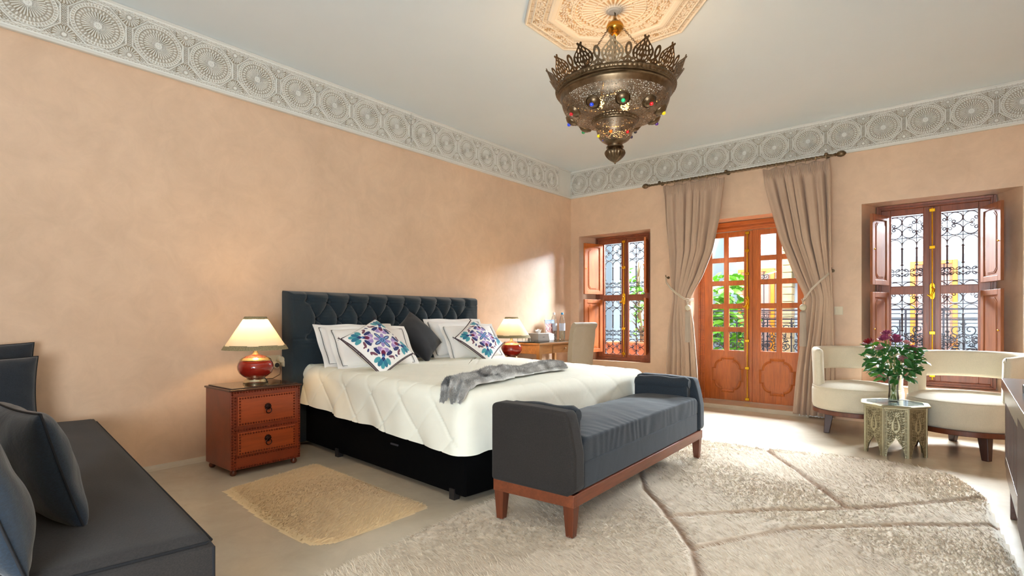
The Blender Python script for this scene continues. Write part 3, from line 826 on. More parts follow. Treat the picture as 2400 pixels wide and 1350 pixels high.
tree('courtyard_tree', 1.38, 8.45, -3.2, 4.75, 380, 0.34, 'leafy green courtyard tree seen through the left panes of the balcony door', 0.16, 0.72)
tree('climbing_plant', 0.42, 7.35, -0.03, 1.85, 90, 0.18, 'thin climbing plant with bright green leaves outside the narrow window', 0.11, 0.35)
pl = thing('flower_trough', 'terracotta flower trough standing below the narrow window outside', 'planter', (0.30, 7.30, -0.03))
m = MB(pl); m.hexa([(0.02, 7.18, -0.03), (0.58, 7.18, -0.03), (0.58, 7.42, -0.03), (0.02, 7.42, -0.03), (-0.02, 7.14, 0.62), (0.62, 7.14, 0.62), (0.62, 7.46, 0.62), (-0.02, 7.46, 0.62)]); m.build('trough', M_TERRA, pl, bevel=0.01)
m = MB(pl); m.box(-0.04, 7.12, 0.60, 0.64, 7.48, 0.645); m.build('rim', M_TERRA, pl, bevel=0.008)

# ================================================================== SOFT-GOODS HELPERS
def nz(co, f, seed=0.0):
    """cheap smooth pseudo-noise on arrays"""
    x, y, z = co[..., 0] * f + seed, co[..., 1] * f + seed * 1.7, co[..., 2] * f - seed
    return (np.sin(x * 1.0 + 1.3 * np.sin(y * 1.7 + z)) + np.sin(y * 1.3 + 1.1 * np.sin(z * 1.9 + x * .7)) + np.sin(z * 1.1 + 1.7 * np.sin(x * 1.3 - y))) / 3

def cushion(name, w, h, t, mat, parent=None, n=44, pinch=0.07, wr=0.006, flange=0.0, col=None, seed=1.0, square=2.6):
    """puffed cushion in its XZ plane, centred on the origin; front faces -Y"""
    a = np.linspace(-1, 1, n); U, V = np.meshgrid(a, a, indexing='ij')
    prof = np.clip((1 - np.abs(U) ** square) * (1 - np.abs(V) ** square), 0, 1) ** 0.52
    X = U * w / 2 * (1 - pinch * (1 - V ** 2) * np.abs(U) ** 2); Z = V * h / 2 * (1 - pinch * (1 - U ** 2) * np.abs(V) ** 2)
    base = np.stack([X, np.zeros_like(X), Z], -1)
    rad = np.clip(np.hypot(U, V), 0, 1.4)
    w1 = nz(base, 16, seed) * wr * (0.4 + rad) + nz(base, 34, seed + 3) * wr * 0.4 * rad
    corner = np.exp(-((1 - np.abs(U)) ** 2 + (1 - np.abs(V)) ** 2) / 0.10)
    w1 += corner * wr * 1.2 * np.sin((U - V) * 9 + seed)
    Yf = -(prof * t / 2 + w1 * prof ** 0.5); Yb = prof * t / 2 + nz(base, 15, seed + 9) * wr * prof ** 0.5
    f = np.stack([X, Yf, Z], -1).reshape(-1, 3); b = np.stack([X, Yb, Z], -1).reshape(-1, 3)
    F = gridfaces(n, n); co_ = np.concatenate([f, b]); FF = np.concatenate([F, F[:, ::-1] + n * n])
    c = None
    if col is not None:
        cc = col(U, V).reshape(-1, 3); c = np.concatenate([cc, cc * 0 + np.array(lin((238, 234, 226)))])
    me_o = npmesh(name, co_, FF, mat, parent, 180, c)
    bm = bmesh.new(); bm.from_mesh(me_o.data); bmesh.ops.remove_doubles(bm, verts=bm.verts, dist=1e-5)
    bmesh.ops.recalc_face_normals(bm, faces=bm.faces); bm.to_mesh(me_o.data); bm.free()
    return me_o
def edge_loop(w, h, pinch=0.07, k=40, inset=0.0, y=0.0):
    pts = []
    for s in range(4):
        for i in range(k):
            q = -1 + 2 * i / k; u, v = ((q, -1), (1, q), (-q, 1), (-1, -q))[s]
            pts.append(((u * (w / 2 - inset)) * (1 - pinch * (1 - v ** 2) * u * u), y, (v * (h / 2 - inset)) * (1 - pinch * (1 - u ** 2) * v * v)))
    return pts
def set_pose(o, loc, rz, tilt, roll=0.0):
    o.matrix_world = T(*loc) @ rotz(rz) @ rotx(tilt) @ roty(roll)
    return o

# ================================================================== RUGS
def pt_seg(X, Y, a, b):
    ax, ay = a; bx, by = b; dx, dy = bx - ax, by - ay; L = dx * dx + dy * dy
    t = np.clip(((X - ax) * dx + (Y - ay) * dy) / L, 0, 1)
    return np.hypot(X - (ax + t * dx), Y - (ay + t * dy))
def inside(X, Y, poly):
    ins = np.zeros(X.shape, bool); n = len(poly)
    for i in range(n):
        (x1, y1), (x2, y2) = poly[i], poly[(i + 1) % n]
        if y1 == y2: continue
        c = ((y1 > Y) != (y2 > Y)) & (X < (x2 - x1) * (Y - y1) / (y2 - y1) + x1); ins ^= c
    return ins
def rug(name, poly, thick, step, grooves, cbase, cdark, label, blade, nblade, blen, flow, wob=0.006):
    xs = [p[0] for p in poly]; ys = [p[1] for p in poly]; x0, x1, y0, y1 = min(xs), max(xs), min(ys), max(ys)
    nx, ny = int((x1 - x0) / step) + 1, int((y1 - y0) / step) + 1
    X, Y = np.meshgrid(np.linspace(x0, x1, nx), np.linspace(y0, y1, ny), indexing='ij')
    P3 = np.stack([X, Y, X * 0], -1)
    def field(X, Y):
        P3 = np.stack([X, Y, X * 0], -1)
        de = np.full(X.shape, 9.0)
        for i in range(len(poly)): de = np.minimum(de, pt_seg(X, Y, poly[i], poly[(i + 1) % len(poly)]))
        de = de + nz(P3, 26, 4) * wob * 0.5
        ins = inside(X, Y, poly)
        dg = np.full(X.shape, 9.0)
        for g in grooves:
            for a, b in zip(g, g[1:]): dg = np.minimum(dg, pt_seg(X + nz(P3, 9, 2) * 0.008, Y + nz(P3, 8, 7) * 0.008, a, b))
        edge = sstep(0, 0.035, np.where(ins, de, -de))
        gr = 1 - sstep(0.004, 0.030, dg)
        h = thick * edge * (1 - 0.72 * gr) + (nz(P3, 21, 1) * 0.0022 + nz(P3, 70, 5) * 0.0012) * edge
        return ins, de, dg, h, gr
    ins, de, dg, H, gr = field(X, Y)
    F = gridfaces(nx, ny); k = ins.reshape(-1); F = F[k[F].any(1)]
    used = np.zeros(nx * ny, bool); used[F.ravel()] = True; mp = np.cumsum(used) - 1
    Z = np.where(ins, np.maximum(H, 0.002), 0.0005)
    P = np.stack([X, Y, Z], -1).reshape(-1, 3)[used]
    cb, cdk = np.array(lin(cbase)), np.array(lin(cdark))
    v = 0.5 + 0.5 * nz(P3, 6, 3); m = np.clip(gr * 0.9 + 0.14 * v, 0, 1)[..., None]
    col = (cb * (1 - m) + cdk * m).reshape(-1, 3)[used]
    root = thing(name, label, 'rug', (sum(xs) / len(xs), sum(ys) / len(ys), 0))
    off = np.array([root.location[0], root.location[1], 0])
    o = npmesh('base', P - off, mp[F], vcol('rug_wool', 0.95, 0.3, 0.5, weave=160), root, 180, col)
    # pile: single-triangle tufts leaning with the nap
    rg = np.random.RandomState(5)
    bx = rg.uniform(x0, x1, nblade); by = rg.uniform(y0, y1, nblade)
    ins, de, dg, H, gr = field(bx, by); ok = ins & (de > 0.003) & (rg.rand(nblade) > gr * 0.75)
    bx, by, H, gr = bx[ok], by[ok], H[ok], gr[ok]; n = len(bx)
    P3 = np.stack([bx, by, bx * 0], -1)
    ang = flow + nz(P3, 3.2, 6) * 0.9 + rg.normal(0, 0.45, n)
    L = blen * rg.uniform(0.6, 1.3, n); up = rg.uniform(0.15, 0.55, n)
    dx, dy = np.cos(ang), np.sin(ang); w = blade * rg.uniform(0.7, 1.3, n)
    p0 = np.stack([bx - dy * w, by + dx * w, H - 0.002], -1); p1 = np.stack([bx + dy * w, by - dx * w, H - 0.002], -1)
    p2 = np.stack([bx + dx * L * (1 - up * .4), by + dy * L * (1 - up * .4), H + L * up], -1)
    cs = np.concatenate([p0, p1, p2]) - off; idx = np.arange(n)
    FF = np.stack([idx, idx + n, idx + 2 * n], -1)
    vv = (0.5 + 0.5 * nz(P3, 6, 3)) * 0.14 + gr * 0.7 + rg.uniform(-0.05, 0.14, n) + (rg.rand(n) < 0.05) * 0.35
    m = np.clip(vv, 0, 1)[:, None]; c = (cb * (1 - m) + cdk * m) * rg.uniform(0.93, 1.07, (n, 1))
    t = npmesh('pile', cs, FF, vcol('rug_wool', 0.95, 0.3, 0.5, weave=160), root, None, np.concatenate([c, c, c]))
    t['kind'] = 'stuff'
    return root
rug('wool_rug', [(2.60, 0.45), (2.22, 1.13), (2.127, 2.0), (2.20, 3.2), (2.38, 4.36), (2.94, 4.38), (3.39, 4.49), (3.79, 4.52), (4.07, 4.38), (4.19, 4.02), (4.23, 3.39), (4.27, 2.9), (4.31, 2.0), (4.33, 0.45)],
    0.024, 0.011, [[(2.486, 3.239), (2.696, 2.898), (2.981, 2.567), (3.214, 2.274), (3.327, 2.045), (3.40, 1.7), (3.42, 0.5)],
                   [(2.975, 2.56), (3.329, 2.972), (3.646, 3.255), (3.95, 3.62), (4.20, 3.97)], [(2.938, 4.365), (3.2, 3.98), (3.45, 3.58), (3.646, 3.255)],
                   [(3.214, 2.274), (3.476, 2.765), (3.85, 3.14), (4.26, 3.48)]],
    (226, 212, 190), (150, 112, 74), 'large cream shag wool rug with tan dividing lines under the bench', 0.0022, 190000, 0.030, -2.4)
rug('bedside_rug', [(0.82, 1.352), (0.70, 1.97), (0.74, 1.995), (1.30, 1.965), (1.90, 1.93), (1.93, 1.90), (1.955, 1.50), (1.95, 1.36), (1.90, 1.285), (1.80, 1.262), (1.40, 1.285)],
    0.016, 0.010, [], (232, 204, 156), (190, 148, 94), 'small honey beige fluffy rug between the nightstand and the bed', 0.0018, 60000, 0.018, 0.9, 0.004)

# ================================================================== BED
def bed():
    r = thing('bed', 'double bed with tufted dark teal headboard, black base and white quilted cover', 'bed', (1.07, 3.13, 0))
    RB = T(2.04, 2.08, 0) @ rotz(math.radians(-5)) @ T(-2.04, -2.08, 0)
    m = MB(r); m.box(0.10, 2.09, 0.030, 2.035, 3.90, 0.40, RB); m.build('base', M_BLACK, r, bevel=0.012)
    for x in (0.62, 1.93):
        for y in (2.10, 3.00, 3.86):
            m = MB(r); m.box(x - 0.022, y - 0.018, 0.0, x + 0.022, y + 0.02, 0.06, RB); m.build('leg', M_DARKP, r, smooth=40)
    m = MB(r); m.box(1.32, 2.083, 0.205, 1.40, 2.092, 0.215, RB); m.build('base_label', plain('grey_tab', (60, 60, 66), 0.7), r)
    m = MB(r); m.box(0.15, 2.13, 0.40, 1.97, 3.86, 0.535, RB); m.build('mattress', M_LINEN, r, bevel=0.03, seg=3)
    # headboard: padded slab with a deep buttoned band
    Y0, Y1, Z1 = 2.115, 4.232, 1.212; n1, n2 = 330, 150
    yy = np.linspace(Y0, Y1, n1); zz = np.linspace(0.30, Z1, n2); Yg, Zg = np.meshgrid(yy, zz, indexing='ij')
    sp = 0.1985; zp = 0.14; ya = 2.277; za = 1.13
    a = (Yg - ya) / sp; b = (za - Zg) / zp
    p = (a + b * 0.5); q = (a - b * 0.5)
    bul = (np.abs(np.sin(PI * p)) * np.abs(np.sin(PI * q))) ** 0.42
    top = np.abs(np.sin(PI * a)) ** 0.45 * sstep(0, 0.05, Z1 - Zg) ** 0.5
    pad = np.where(Zg > za, top * (0.75 + 0.25 * sstep(Z1, za, Zg)), bul)
    dbt = np.full(Yg.shape, 9.0)
    for k in range(0, 10): dbt = np.minimum(dbt, np.hypot(Yg - (ya + sp * k), Zg - za))
    for k in range(0, 9): dbt = np.minimum(dbt, np.hypot(Yg - (ya + sp * (k + .5)), Zg - (za - zp)))
    for k in range(0, 10): dbt = np.minimum(dbt, np.hypot(Yg - (ya + sp * k), Zg - (za - 2 * zp)))
    mar = (Yg < ya) | (Yg > ya + 9 * sp) | (Zg < za - 2 * zp)
    wgt = sstep(0, 0.10, np.minimum(np.minimum(Yg - ya + 0.02, ya + 9 * sp + 0.02 - Yg), Zg - (za - 2 * zp) + 0.02))
    wgt = np.where(Zg > za, sstep(-0.02, 0.04, np.minimum(Yg - ya, ya + 9 * sp - Yg) + 0.02), wgt)
    pad = pad * wgt + 0.92 * (1 - wgt)
    seam = np.exp(-((Zg - za) / 0.006) ** 2) * (1 - wgt) * 0.25 + np.exp(-((Zg - 0.835) / 0.008) ** 2) * 0.35
    P3 = np.stack([Yg * 0, Yg, Zg], -1)
    Xg = 0.072 + 0.066 * pad - 0.030 * np.exp(-(dbt / 0.022) ** 2) - 0.02 * seam + nz(P3, 22, 2) * 0.0025 + 0.0022 * np.sin(np.arctan2(Zg - za + zp, Yg) * 60 + Zg * 220) * np.exp(-(dbt / 0.07) ** 2)
    ed = np.minimum(np.minimum(Yg - Y0, Y1 - Yg), Z1 - Zg); Xg = 0.02 + (Xg - 0.02) * np.clip(ed / 0.03, 0, 1) ** 0.4
    off = np.array(r.location)
    npmesh('headboard', np.stack([Xg, Yg, Zg], -1).reshape(-1, 3) - off, gridfaces(n1, n2), M_HEAD, r)
    m = MB(r); m.box(0.005, Y0 + 0.002, 0.03, 0.03, Y1 - 0.002, Z1 - 0.003); m.box(0.005, Y0 + 0.002, 0.03, 0.125, Y1 - 0.002, 0.32)
    m.build('headboard_back', M_HEAD, r, bevel=0.008)
    bt = None
    for row, cnt, sh in ((0, 10, 0), (1, 9, .5), (2, 10, 0)):
        for k in range(cnt):
            y, z = ya + sp * (k + sh), za - zp * row
            if bt is None:
                m = MB(); m.sphere((0, 0, 0), 0.011, 10, sx=0.5); o = m.build('button', M_HEAD, r, smooth=180); bt = o.data
            else:
                o = bpy.data.objects.new('button', bt); COL.objects.link(o); o.parent = r
            o.location = Vector((0.100, y, z)) - r.location
    # quilted cover
    x0, x1, y0, y1 = 0.10, 2.060, 2.062, 3.93; cr = 0.085
    S = []
    def addarc(cx, cy_, a0, a1):
        for k in range(13): a = a0 + (a1 - a0) * k / 12; S.append((cx + cr * math.cos(a), cy_ + cr * math.sin(a), math.cos(a), math.sin(a)))
    def addline(xa, ya_, xb, yb, nx_, ny_, n):
        for k in range(1, n): t = k / n; S.append((xa + (xb - xa) * t, ya_ + (yb - ya_) * t, nx_, ny_))
    addline(x0, y0, x1 - cr, y0, 0, -1, 260); addarc(x1 - cr, y0 + cr, -PI / 2, 0)
    addline(x1, y0 + cr, x1, y1 - cr, 1, 0, 260); addarc(x1 - cr, y1 - cr, 0, PI / 2)
    addline(x1 - cr, y1, x0, y1, 0, 1, 90); addline(x0, y1, x0, y0, -1, 0, 60)
    S = np.array(S); ns = len(S); per = np.cumsum(np.r_[0, np.hypot(*np.diff(S[:, :2], axis=0).T)])
    hem = 0.335 - 0.040 * (S[:, 0] - 0.2) + 0.005 * np.sin(per * 7) + 0.0025 * np.sin(per * 19)
    ztop = 0.632 - 0.034 * S[:, 0] / 2.0
    rows = []; R = 0.085
    zt = ztop
    for k in range(22):                        # side
        t = k / 21; z = hem + (zt - R - hem) * t
        flare = 0.030 * (1 - t) ** 2 * (0.6 + 0.5 * np.sin(per * 11)) + 0.006 * np.sin(per * 23 + t * 3) * (1 - t)
        rows.append(np.stack([S[:, 0] + S[:, 2] * flare, S[:, 1] + S[:, 3] * flare, z], -1))
    for k in range(1, 9):                      # rolled edge
        a = PI / 2 * k / 8; ins = R * (1 - math.cos(a)) * 0.8
        rows.append(np.stack([S[:, 0] - S[:, 2] * ins, S[:, 1] - S[:, 3] * ins, zt - R + R * math.sin(a)], -1))
    base = rows[-1]; mid = np.stack([np.clip(base[:, 0], x0 + 0.9, x1 - 0.9), np.full(ns, (y0 + y1) / 2), base[:, 2]], -1)
    for k in range(1, 41):
        t = (k / 40) ** 0.9; p = base * (1 - t) + mid * t
        p[:, 2] = 0.632 - 0.034 * p[:, 0] / 2.0 + 0.016 * t ** 0.8 + nz(p * np.array([1, 1, 0]), 5, 2) * 0.004 * t; rows.append(p)
    G = np.stack(rows, 0); D = np.zeros(G.shape[:2])
    al = np.where(np.abs(S[:, 2]) > 0.7, S[:, 1], S[:, 0])[None, :] + 0 * D
    pitch = 0.34
    for i in range(30):
        for sg in (1, -1):
            v = (al[i] + sg * (G[i, :, 2] + (i >= 22) * 0.0) + 0.07) / pitch; d = np.abs(v - np.round(v)) * pitch
            D[i] -= 0.0065 * np.exp(-(d / 0.0075) ** 2); D[i] += 0.0035 * np.minimum(d / 0.1, 1) ** 0.6
    for i in range(30, G.shape[0]):
        for sg in (1, -1):
            v = (G[i, :, 0] + sg * G[i, :, 1]) / pitch; d = np.abs(v - np.round(v)) * pitch
            D[i] -= 0.003 * np.exp(-(d / 0.010) ** 2)
    D = D * np.where(S[:, 2] > 0.6, 0.4, 1.0)[None, :]
    wz = np.concatenate([np.zeros(22), np.linspace(0, 1, 8), np.ones(40)])[:, None]
    G[..., 0] += S[None, :, 2] * D * (1 - wz); G[..., 1] += S[None, :, 3] * D * (1 - wz); G[..., 2] += D * wz
    ca, sa = math.cos(math.radians(-5)), math.sin(math.radians(-5)); dx_, dy_ = G[..., 0] - 2.04, G[..., 1] - 2.08
    G[..., 0], G[..., 1] = 2.04 + ca * dx_ - sa * dy_, 2.08 + sa * dx_ + ca * dy_
    npmesh('quilted_cover', G.reshape(-1, 3) - off, gridfaces(G.shape[0], ns, cv=True), M_DUVET, r)
bed()

# throw: crumpled grey fur lying across the bed
def throw():
    # centre line (x, y) with half widths, lying on the cover
    cl_ = [(2.03, 1.985, 0.05), (1.93, 2.13, 0.085), (1.86, 2.30, 0.10), (1.80, 2.48, 0.13), (1.76, 2.66, 0.14), (1.74, 2.80, 0.13), (1.74, 2.95, 0.10), (1.76, 3.15, 0.085), (1.78, 3.32, 0.07), (1.79, 3.40, 0.03)]
    cl_ = np.array(cl_); s = np.linspace(0, len(cl_) - 1, 150); i = np.clip(s.astype(int), 0, len(cl_) - 2); f = (s - i)[:, None]
    f = f * f * (3 - 2 * f) * 0.5 + f * 0.5
    C_ = cl_[i] * (1 - f) + cl_[i + 1] * f; tg = np.gradient(C_[:, :2], axis=0); tg /= np.linalg.norm(tg, axis=1)[:, None]
    nrm = np.stack([-tg[:, 1], tg[:, 0]], -1); n = 64; rows = []
    for j in range(n):
        u = -1 + 2 * j / (n - 1); w = C_[:, 2] * (1 + 0.10 * np.sin(s * 2.3 + 1) + 0.05 * np.sin(s * 7.1 + u))
        x = C_[:, 0] + nrm[:, 0] * w * u; y = C_[:, 1] + nrm[:, 1] * w * u
        h = (1 - abs(u) ** 3.0) ** 0.5 * (0.034 + 0.010 * np.sin(s * 1.9)) * np.clip(np.minimum(s, 9 - s) * 1.5 + 0.35, 0, 1)
        fold = 0.018 * np.sin(u * 7 + s * 0.75 + np.sin(s * 1.3) * 1.2) + 0.008 * np.sin(u * 15 - s * 2.1)
        h = h + fold * (1 - abs(u) ** 4) * (h > 0.01)
        zb = 0.652 - 0.034 * x / 2.0
        drop = np.clip(2.10 - y, 0, 1); zb = zb - drop * 0.42 - np.clip(x - 1.97, 0, 1) * 0.35
        rows.append(np.stack([x, y, zb + np.maximum(h, 0.0)], -1))
    G = np.stack(rows, 1); m_, n_ = G.shape[:2]
    r = thing('throw', 'crumpled silver grey fur throw lying across the white bed cover', 'throw', (1.8, 2.7, 0.60))
    off = np.array(r.location); P = G.reshape(-1, 3)
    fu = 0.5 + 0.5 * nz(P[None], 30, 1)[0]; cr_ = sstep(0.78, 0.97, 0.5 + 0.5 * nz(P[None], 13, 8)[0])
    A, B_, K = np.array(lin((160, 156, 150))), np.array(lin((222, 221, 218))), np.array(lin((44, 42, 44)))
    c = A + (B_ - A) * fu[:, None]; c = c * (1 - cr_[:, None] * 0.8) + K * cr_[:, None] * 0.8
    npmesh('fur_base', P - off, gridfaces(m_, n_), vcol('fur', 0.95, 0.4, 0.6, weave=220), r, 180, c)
    nb = 70000; rg = np.random.RandomState(2); fi = rg.randint(0, m_ - 1, nb); fj = rg.randint(1, n_ - 2, nb); a, b = rg.rand(nb)[:, None], rg.rand(nb)[:, None]
    p = G[fi, fj] * (1 - a) * (1 - b) + G[fi + 1, fj] * a * (1 - b) + G[fi, fj + 1] * (1 - a) * b + G[fi + 1, fj + 1] * a * b
    e1 = G[fi + 1, fj] - G[fi, fj]; e2 = G[fi, fj + 1] - G[fi, fj]; nn = np.cross(e1, e2); nn /= np.linalg.norm(nn, axis=1)[:, None] + 1e-9; nn *= np.sign(nn[:, 2:3] + 1e-9)
    d = nn * 0.6 + rg.normal(0, 0.45, (nb, 3)) + np.array([0.35, -0.45, 0]); L = 0.0085 * rg.uniform(0.6, 1.4, (nb, 1))
    sd = np.cross(d, [0, 0, 1.0]); sd /= np.linalg.norm(sd, axis=1)[:, None] + 1e-9
    ci = c.reshape(m_, n_, 3)[fi, fj] * rg.uniform(0.7, 1.25, (nb, 1)); idx = np.arange(nb)
    t_ = npmesh('fur', np.concatenate([p - sd * 0.0011, p + sd * 0.0011, p + d * L]) - off, np.stack([idx, idx + nb, idx + 2 * nb], -1), vcol('fur', 0.95, 0.4, 0.6, weave=220), r, None, np.concatenate([ci, ci, ci]))
    t_['kind'] = 'stuff'
throw()

# pillows
def pillow(label, loc, rz, tilt, w=0.70, h=0.40, t=0.15, seed=1.0, group='white pillows against the headboard'):
    r = thing('pillow', label, 'pillow', (0, 0, 0), group=group)
    cushion('pillow_case', w - 0.08, h - 0.06, t, M_LINEN, r, 40, 0.03, 0.006, seed=seed)
    n = 30; fl = MB()
    lp = lambda ins, yy: [(x, yy + 0.007 * math.sin(x * 19 + z * 23 + seed), z) for x, _, z in edge_loop(w, h, 0.02, n, ins)]
    fl.grid([lp(0, 0.0), lp(0.045, 0.0), lp(0.055, 0.006), lp(0.0, 0.005), lp(0, 0)][:4], cv=True)
    fl.build('flange', M_LINEN, r, smooth=60)
    pp = MB(); pp.tube([(x, y - 0.004, z) for x, y, z in lp(0.038, 0.0)], 0.0022, 4, closed=True)
    pp.build('piping', M_DARKP, r, label='dark line of piping')
    set_pose(r, loc, rz, tilt)
    return r
HB = PI / 2            # facing the foot of the bed
pillow('rear white pillow with dark piping on the left, touching the headboard', (0.345, 2.60, 0.782), 1.41, -0.66, 0.68, 0.42, 0.11, 1.0)
pillow('front white pillow with dark piping behind the left embroidered cushion', (0.505, 2.615, 0.770), 1.38, -0.70, 0.68, 0.42, 0.14, 2.0)
pillow('rear white pillow with dark piping on the right, its corner rising highest', (0.310, 3.745, 0.805), 1.40, -0.48, 0.67, 0.42, 0.11, 3.0)
pillow('front white pillow with dark piping behind the right embroidered cushion', (0.465, 3.790, 0.772), 1.40, -0.58, 0.64, 0.41, 0.14, 4.0)

def embroid(U, V):
    base = np.ones(U.shape + (3,)) * np.array(lin((252, 250, 247)))
    teal, teal2, navy, lav, mag, sky, brown = [np.array(lin(c)) for c in ((76, 160, 172), (40, 120, 150), (34, 48, 110), (168, 146, 204), (116, 18, 70), (110, 160, 214), (120, 70, 90))]
    def put(m, c): base[m] = c
    def ell(cx, cy, a, b, rot=0):
        x, y = U - cx, V - cy; c, s = math.cos(rot), math.sin(rot); X_, Y_ = x * c + y * s, -x * s + y * c
        return (X_ / (a * 1.34)) ** 2 + (Y_ / (b * 1.55)) ** 2 < 1
    r = np.hypot(U, V); th = np.arctan2(V, U)
    for k in range(8):
        a = k * PI / 4; rr = 0.20 if k % 2 else 0.24
        put(ell(rr * math.cos(a), rr * math.sin(a), 0.12 if k % 2 == 0 else 0.10, 0.045, a), navy if k % 2 == 0 else lav)
        if k % 2 == 0: put(ell(rr * math.cos(a), rr * math.sin(a), 0.085, 0.020, a), sky * .9 + .1)
    put(r < 0.12, sky); put(r < 0.07, navy); put(r < 0.045, sky)
    for k in range(4):
        a = PI / 4 + k * PI / 2; c, s = math.cos(a), math.sin(a)
        def L(u, v): return u * c - v * s, u * s + v * c
        for sg in (1, -1):
            x, y = L(0.46, 0.085 * sg); put(ell(x, y, 0.075, 0.10, a + sg * 0.5), lav)
            x, y = L(0.55, 0.24 * sg); put(ell(x, y, 0.12, 0.045, a - sg * 0.8), navy)
            x, y = L(0.66, 0.33 * sg); put(ell(x, y, 0.10, 0.03, a - sg * 1.2), brown)
            x, y = L(0.44, 0.27 * sg); put(ell(x, y, 0.03, 0.02, a), navy)
        x, y = L(0.50, 0); put(ell(x, y, 0.09, 0.06, a), np.array(lin((222, 190, 226))))
        x, y = L(0.60, 0); put(ell(x, y, 0.09, 0.055, a), mag)
        x, y = L(0.70, 0); put(ell(x, y, 0.06, 0.04, a), navy); x, y = L(0.75, 0); put(ell(x, y, 0.04, 0.03, a), sky)
        # corner leaves
        x, y = L(0.90, 0); put(ell(x, y, 0.10, 0.06, a), navy)
        for sg, rr in ((0, 1.06), (1, 0.98), (-1, 0.98), (2, 0.88), (-2, 0.88)):
            x, y = L(rr, 0.11 * sg); put(ell(x, y, 0.10, 0.055, a + 0.42 * sg), teal if sg % 2 == 0 else teal2)
    for k in range(4):
        a = k * PI / 2; c, s = math.cos(a), math.sin(a)
        for off_ in (0.0, 0.16, -0.16):
            x, y = 0.78 * c - off_ * s, 0.78 * s + off_ * c; put(ell(x, y, 0.05, 0.022, a + 0.6 + off_ * 4), brown if off_ else navy)
    e = np.maximum(np.abs(U), np.abs(V)); put(e > 0.965, np.array(lin((64, 40, 52))))
    return base
def emb_cushion(label, loc, rz, tilt, roll, w, seed):
    r = thing('embroidered_cushion', label, 'cushion', (0, 0, 0), group='embroidered cushions on the bed')
    cushion('cover', w, w, 0.15, vcol('embroidered_cotton', 0.85, 0.1, 0.4, weave=900), r, 170, 0.05, 0.004, col=embroid, seed=seed)
    m = MB(); m.tube(edge_loop(w, w, 0.05, 30), 0.0042, 5, closed=True); m.build('piping', plain('plum_piping', (58, 38, 48), 0.8, bump=0), r, smooth=180)
    m = MB(); rg = random.Random(5)
    for cx, cz in ((1, 1), (-1, 1), (1, -1), (-1, -1)):
        for k in range(8):
            a = math.atan2(cz, cx) + rg.uniform(-.7, .7); p = (cx * w * .5, 0, cz * w * .5); m.tube([p, (p[0] + .022 * math.cos(a), rg.uniform(-.008, .008), p[2] + .022 * math.sin(a))], 0.0012, 3)
    m.build('corner_fringe', plain('plum_piping', (58, 38, 48), 0.8, bump=0), r)['kind'] = 'stuff'
    set_pose(r, loc, rz, tilt, roll); return r
emb_cushion('embroidered blue and purple cushion on the left, nearer the nightstand', (0.747, 2.479, 0.786), 1.489, -0.74, -0.489, 0.405, 1.0)
emb_cushion('embroidered blue and purple cushion on the right side of the bed', (0.610, 3.726, 0.784), 1.447, -0.772, -0.621, 0.385, 2.0)
r = thing('velvet_cushion', 'plain black velvet cushion standing on its corner between the pillows', 'cushion', (0, 0, 0))
cushion('cover', 0.41, 0.41, 0.14, M_VELVET, r, 60, 0.06, 0.004, seed=5)
set_pose(r, (0.395, 3.170, 0.836), 1.75, -0.639, -0.518)

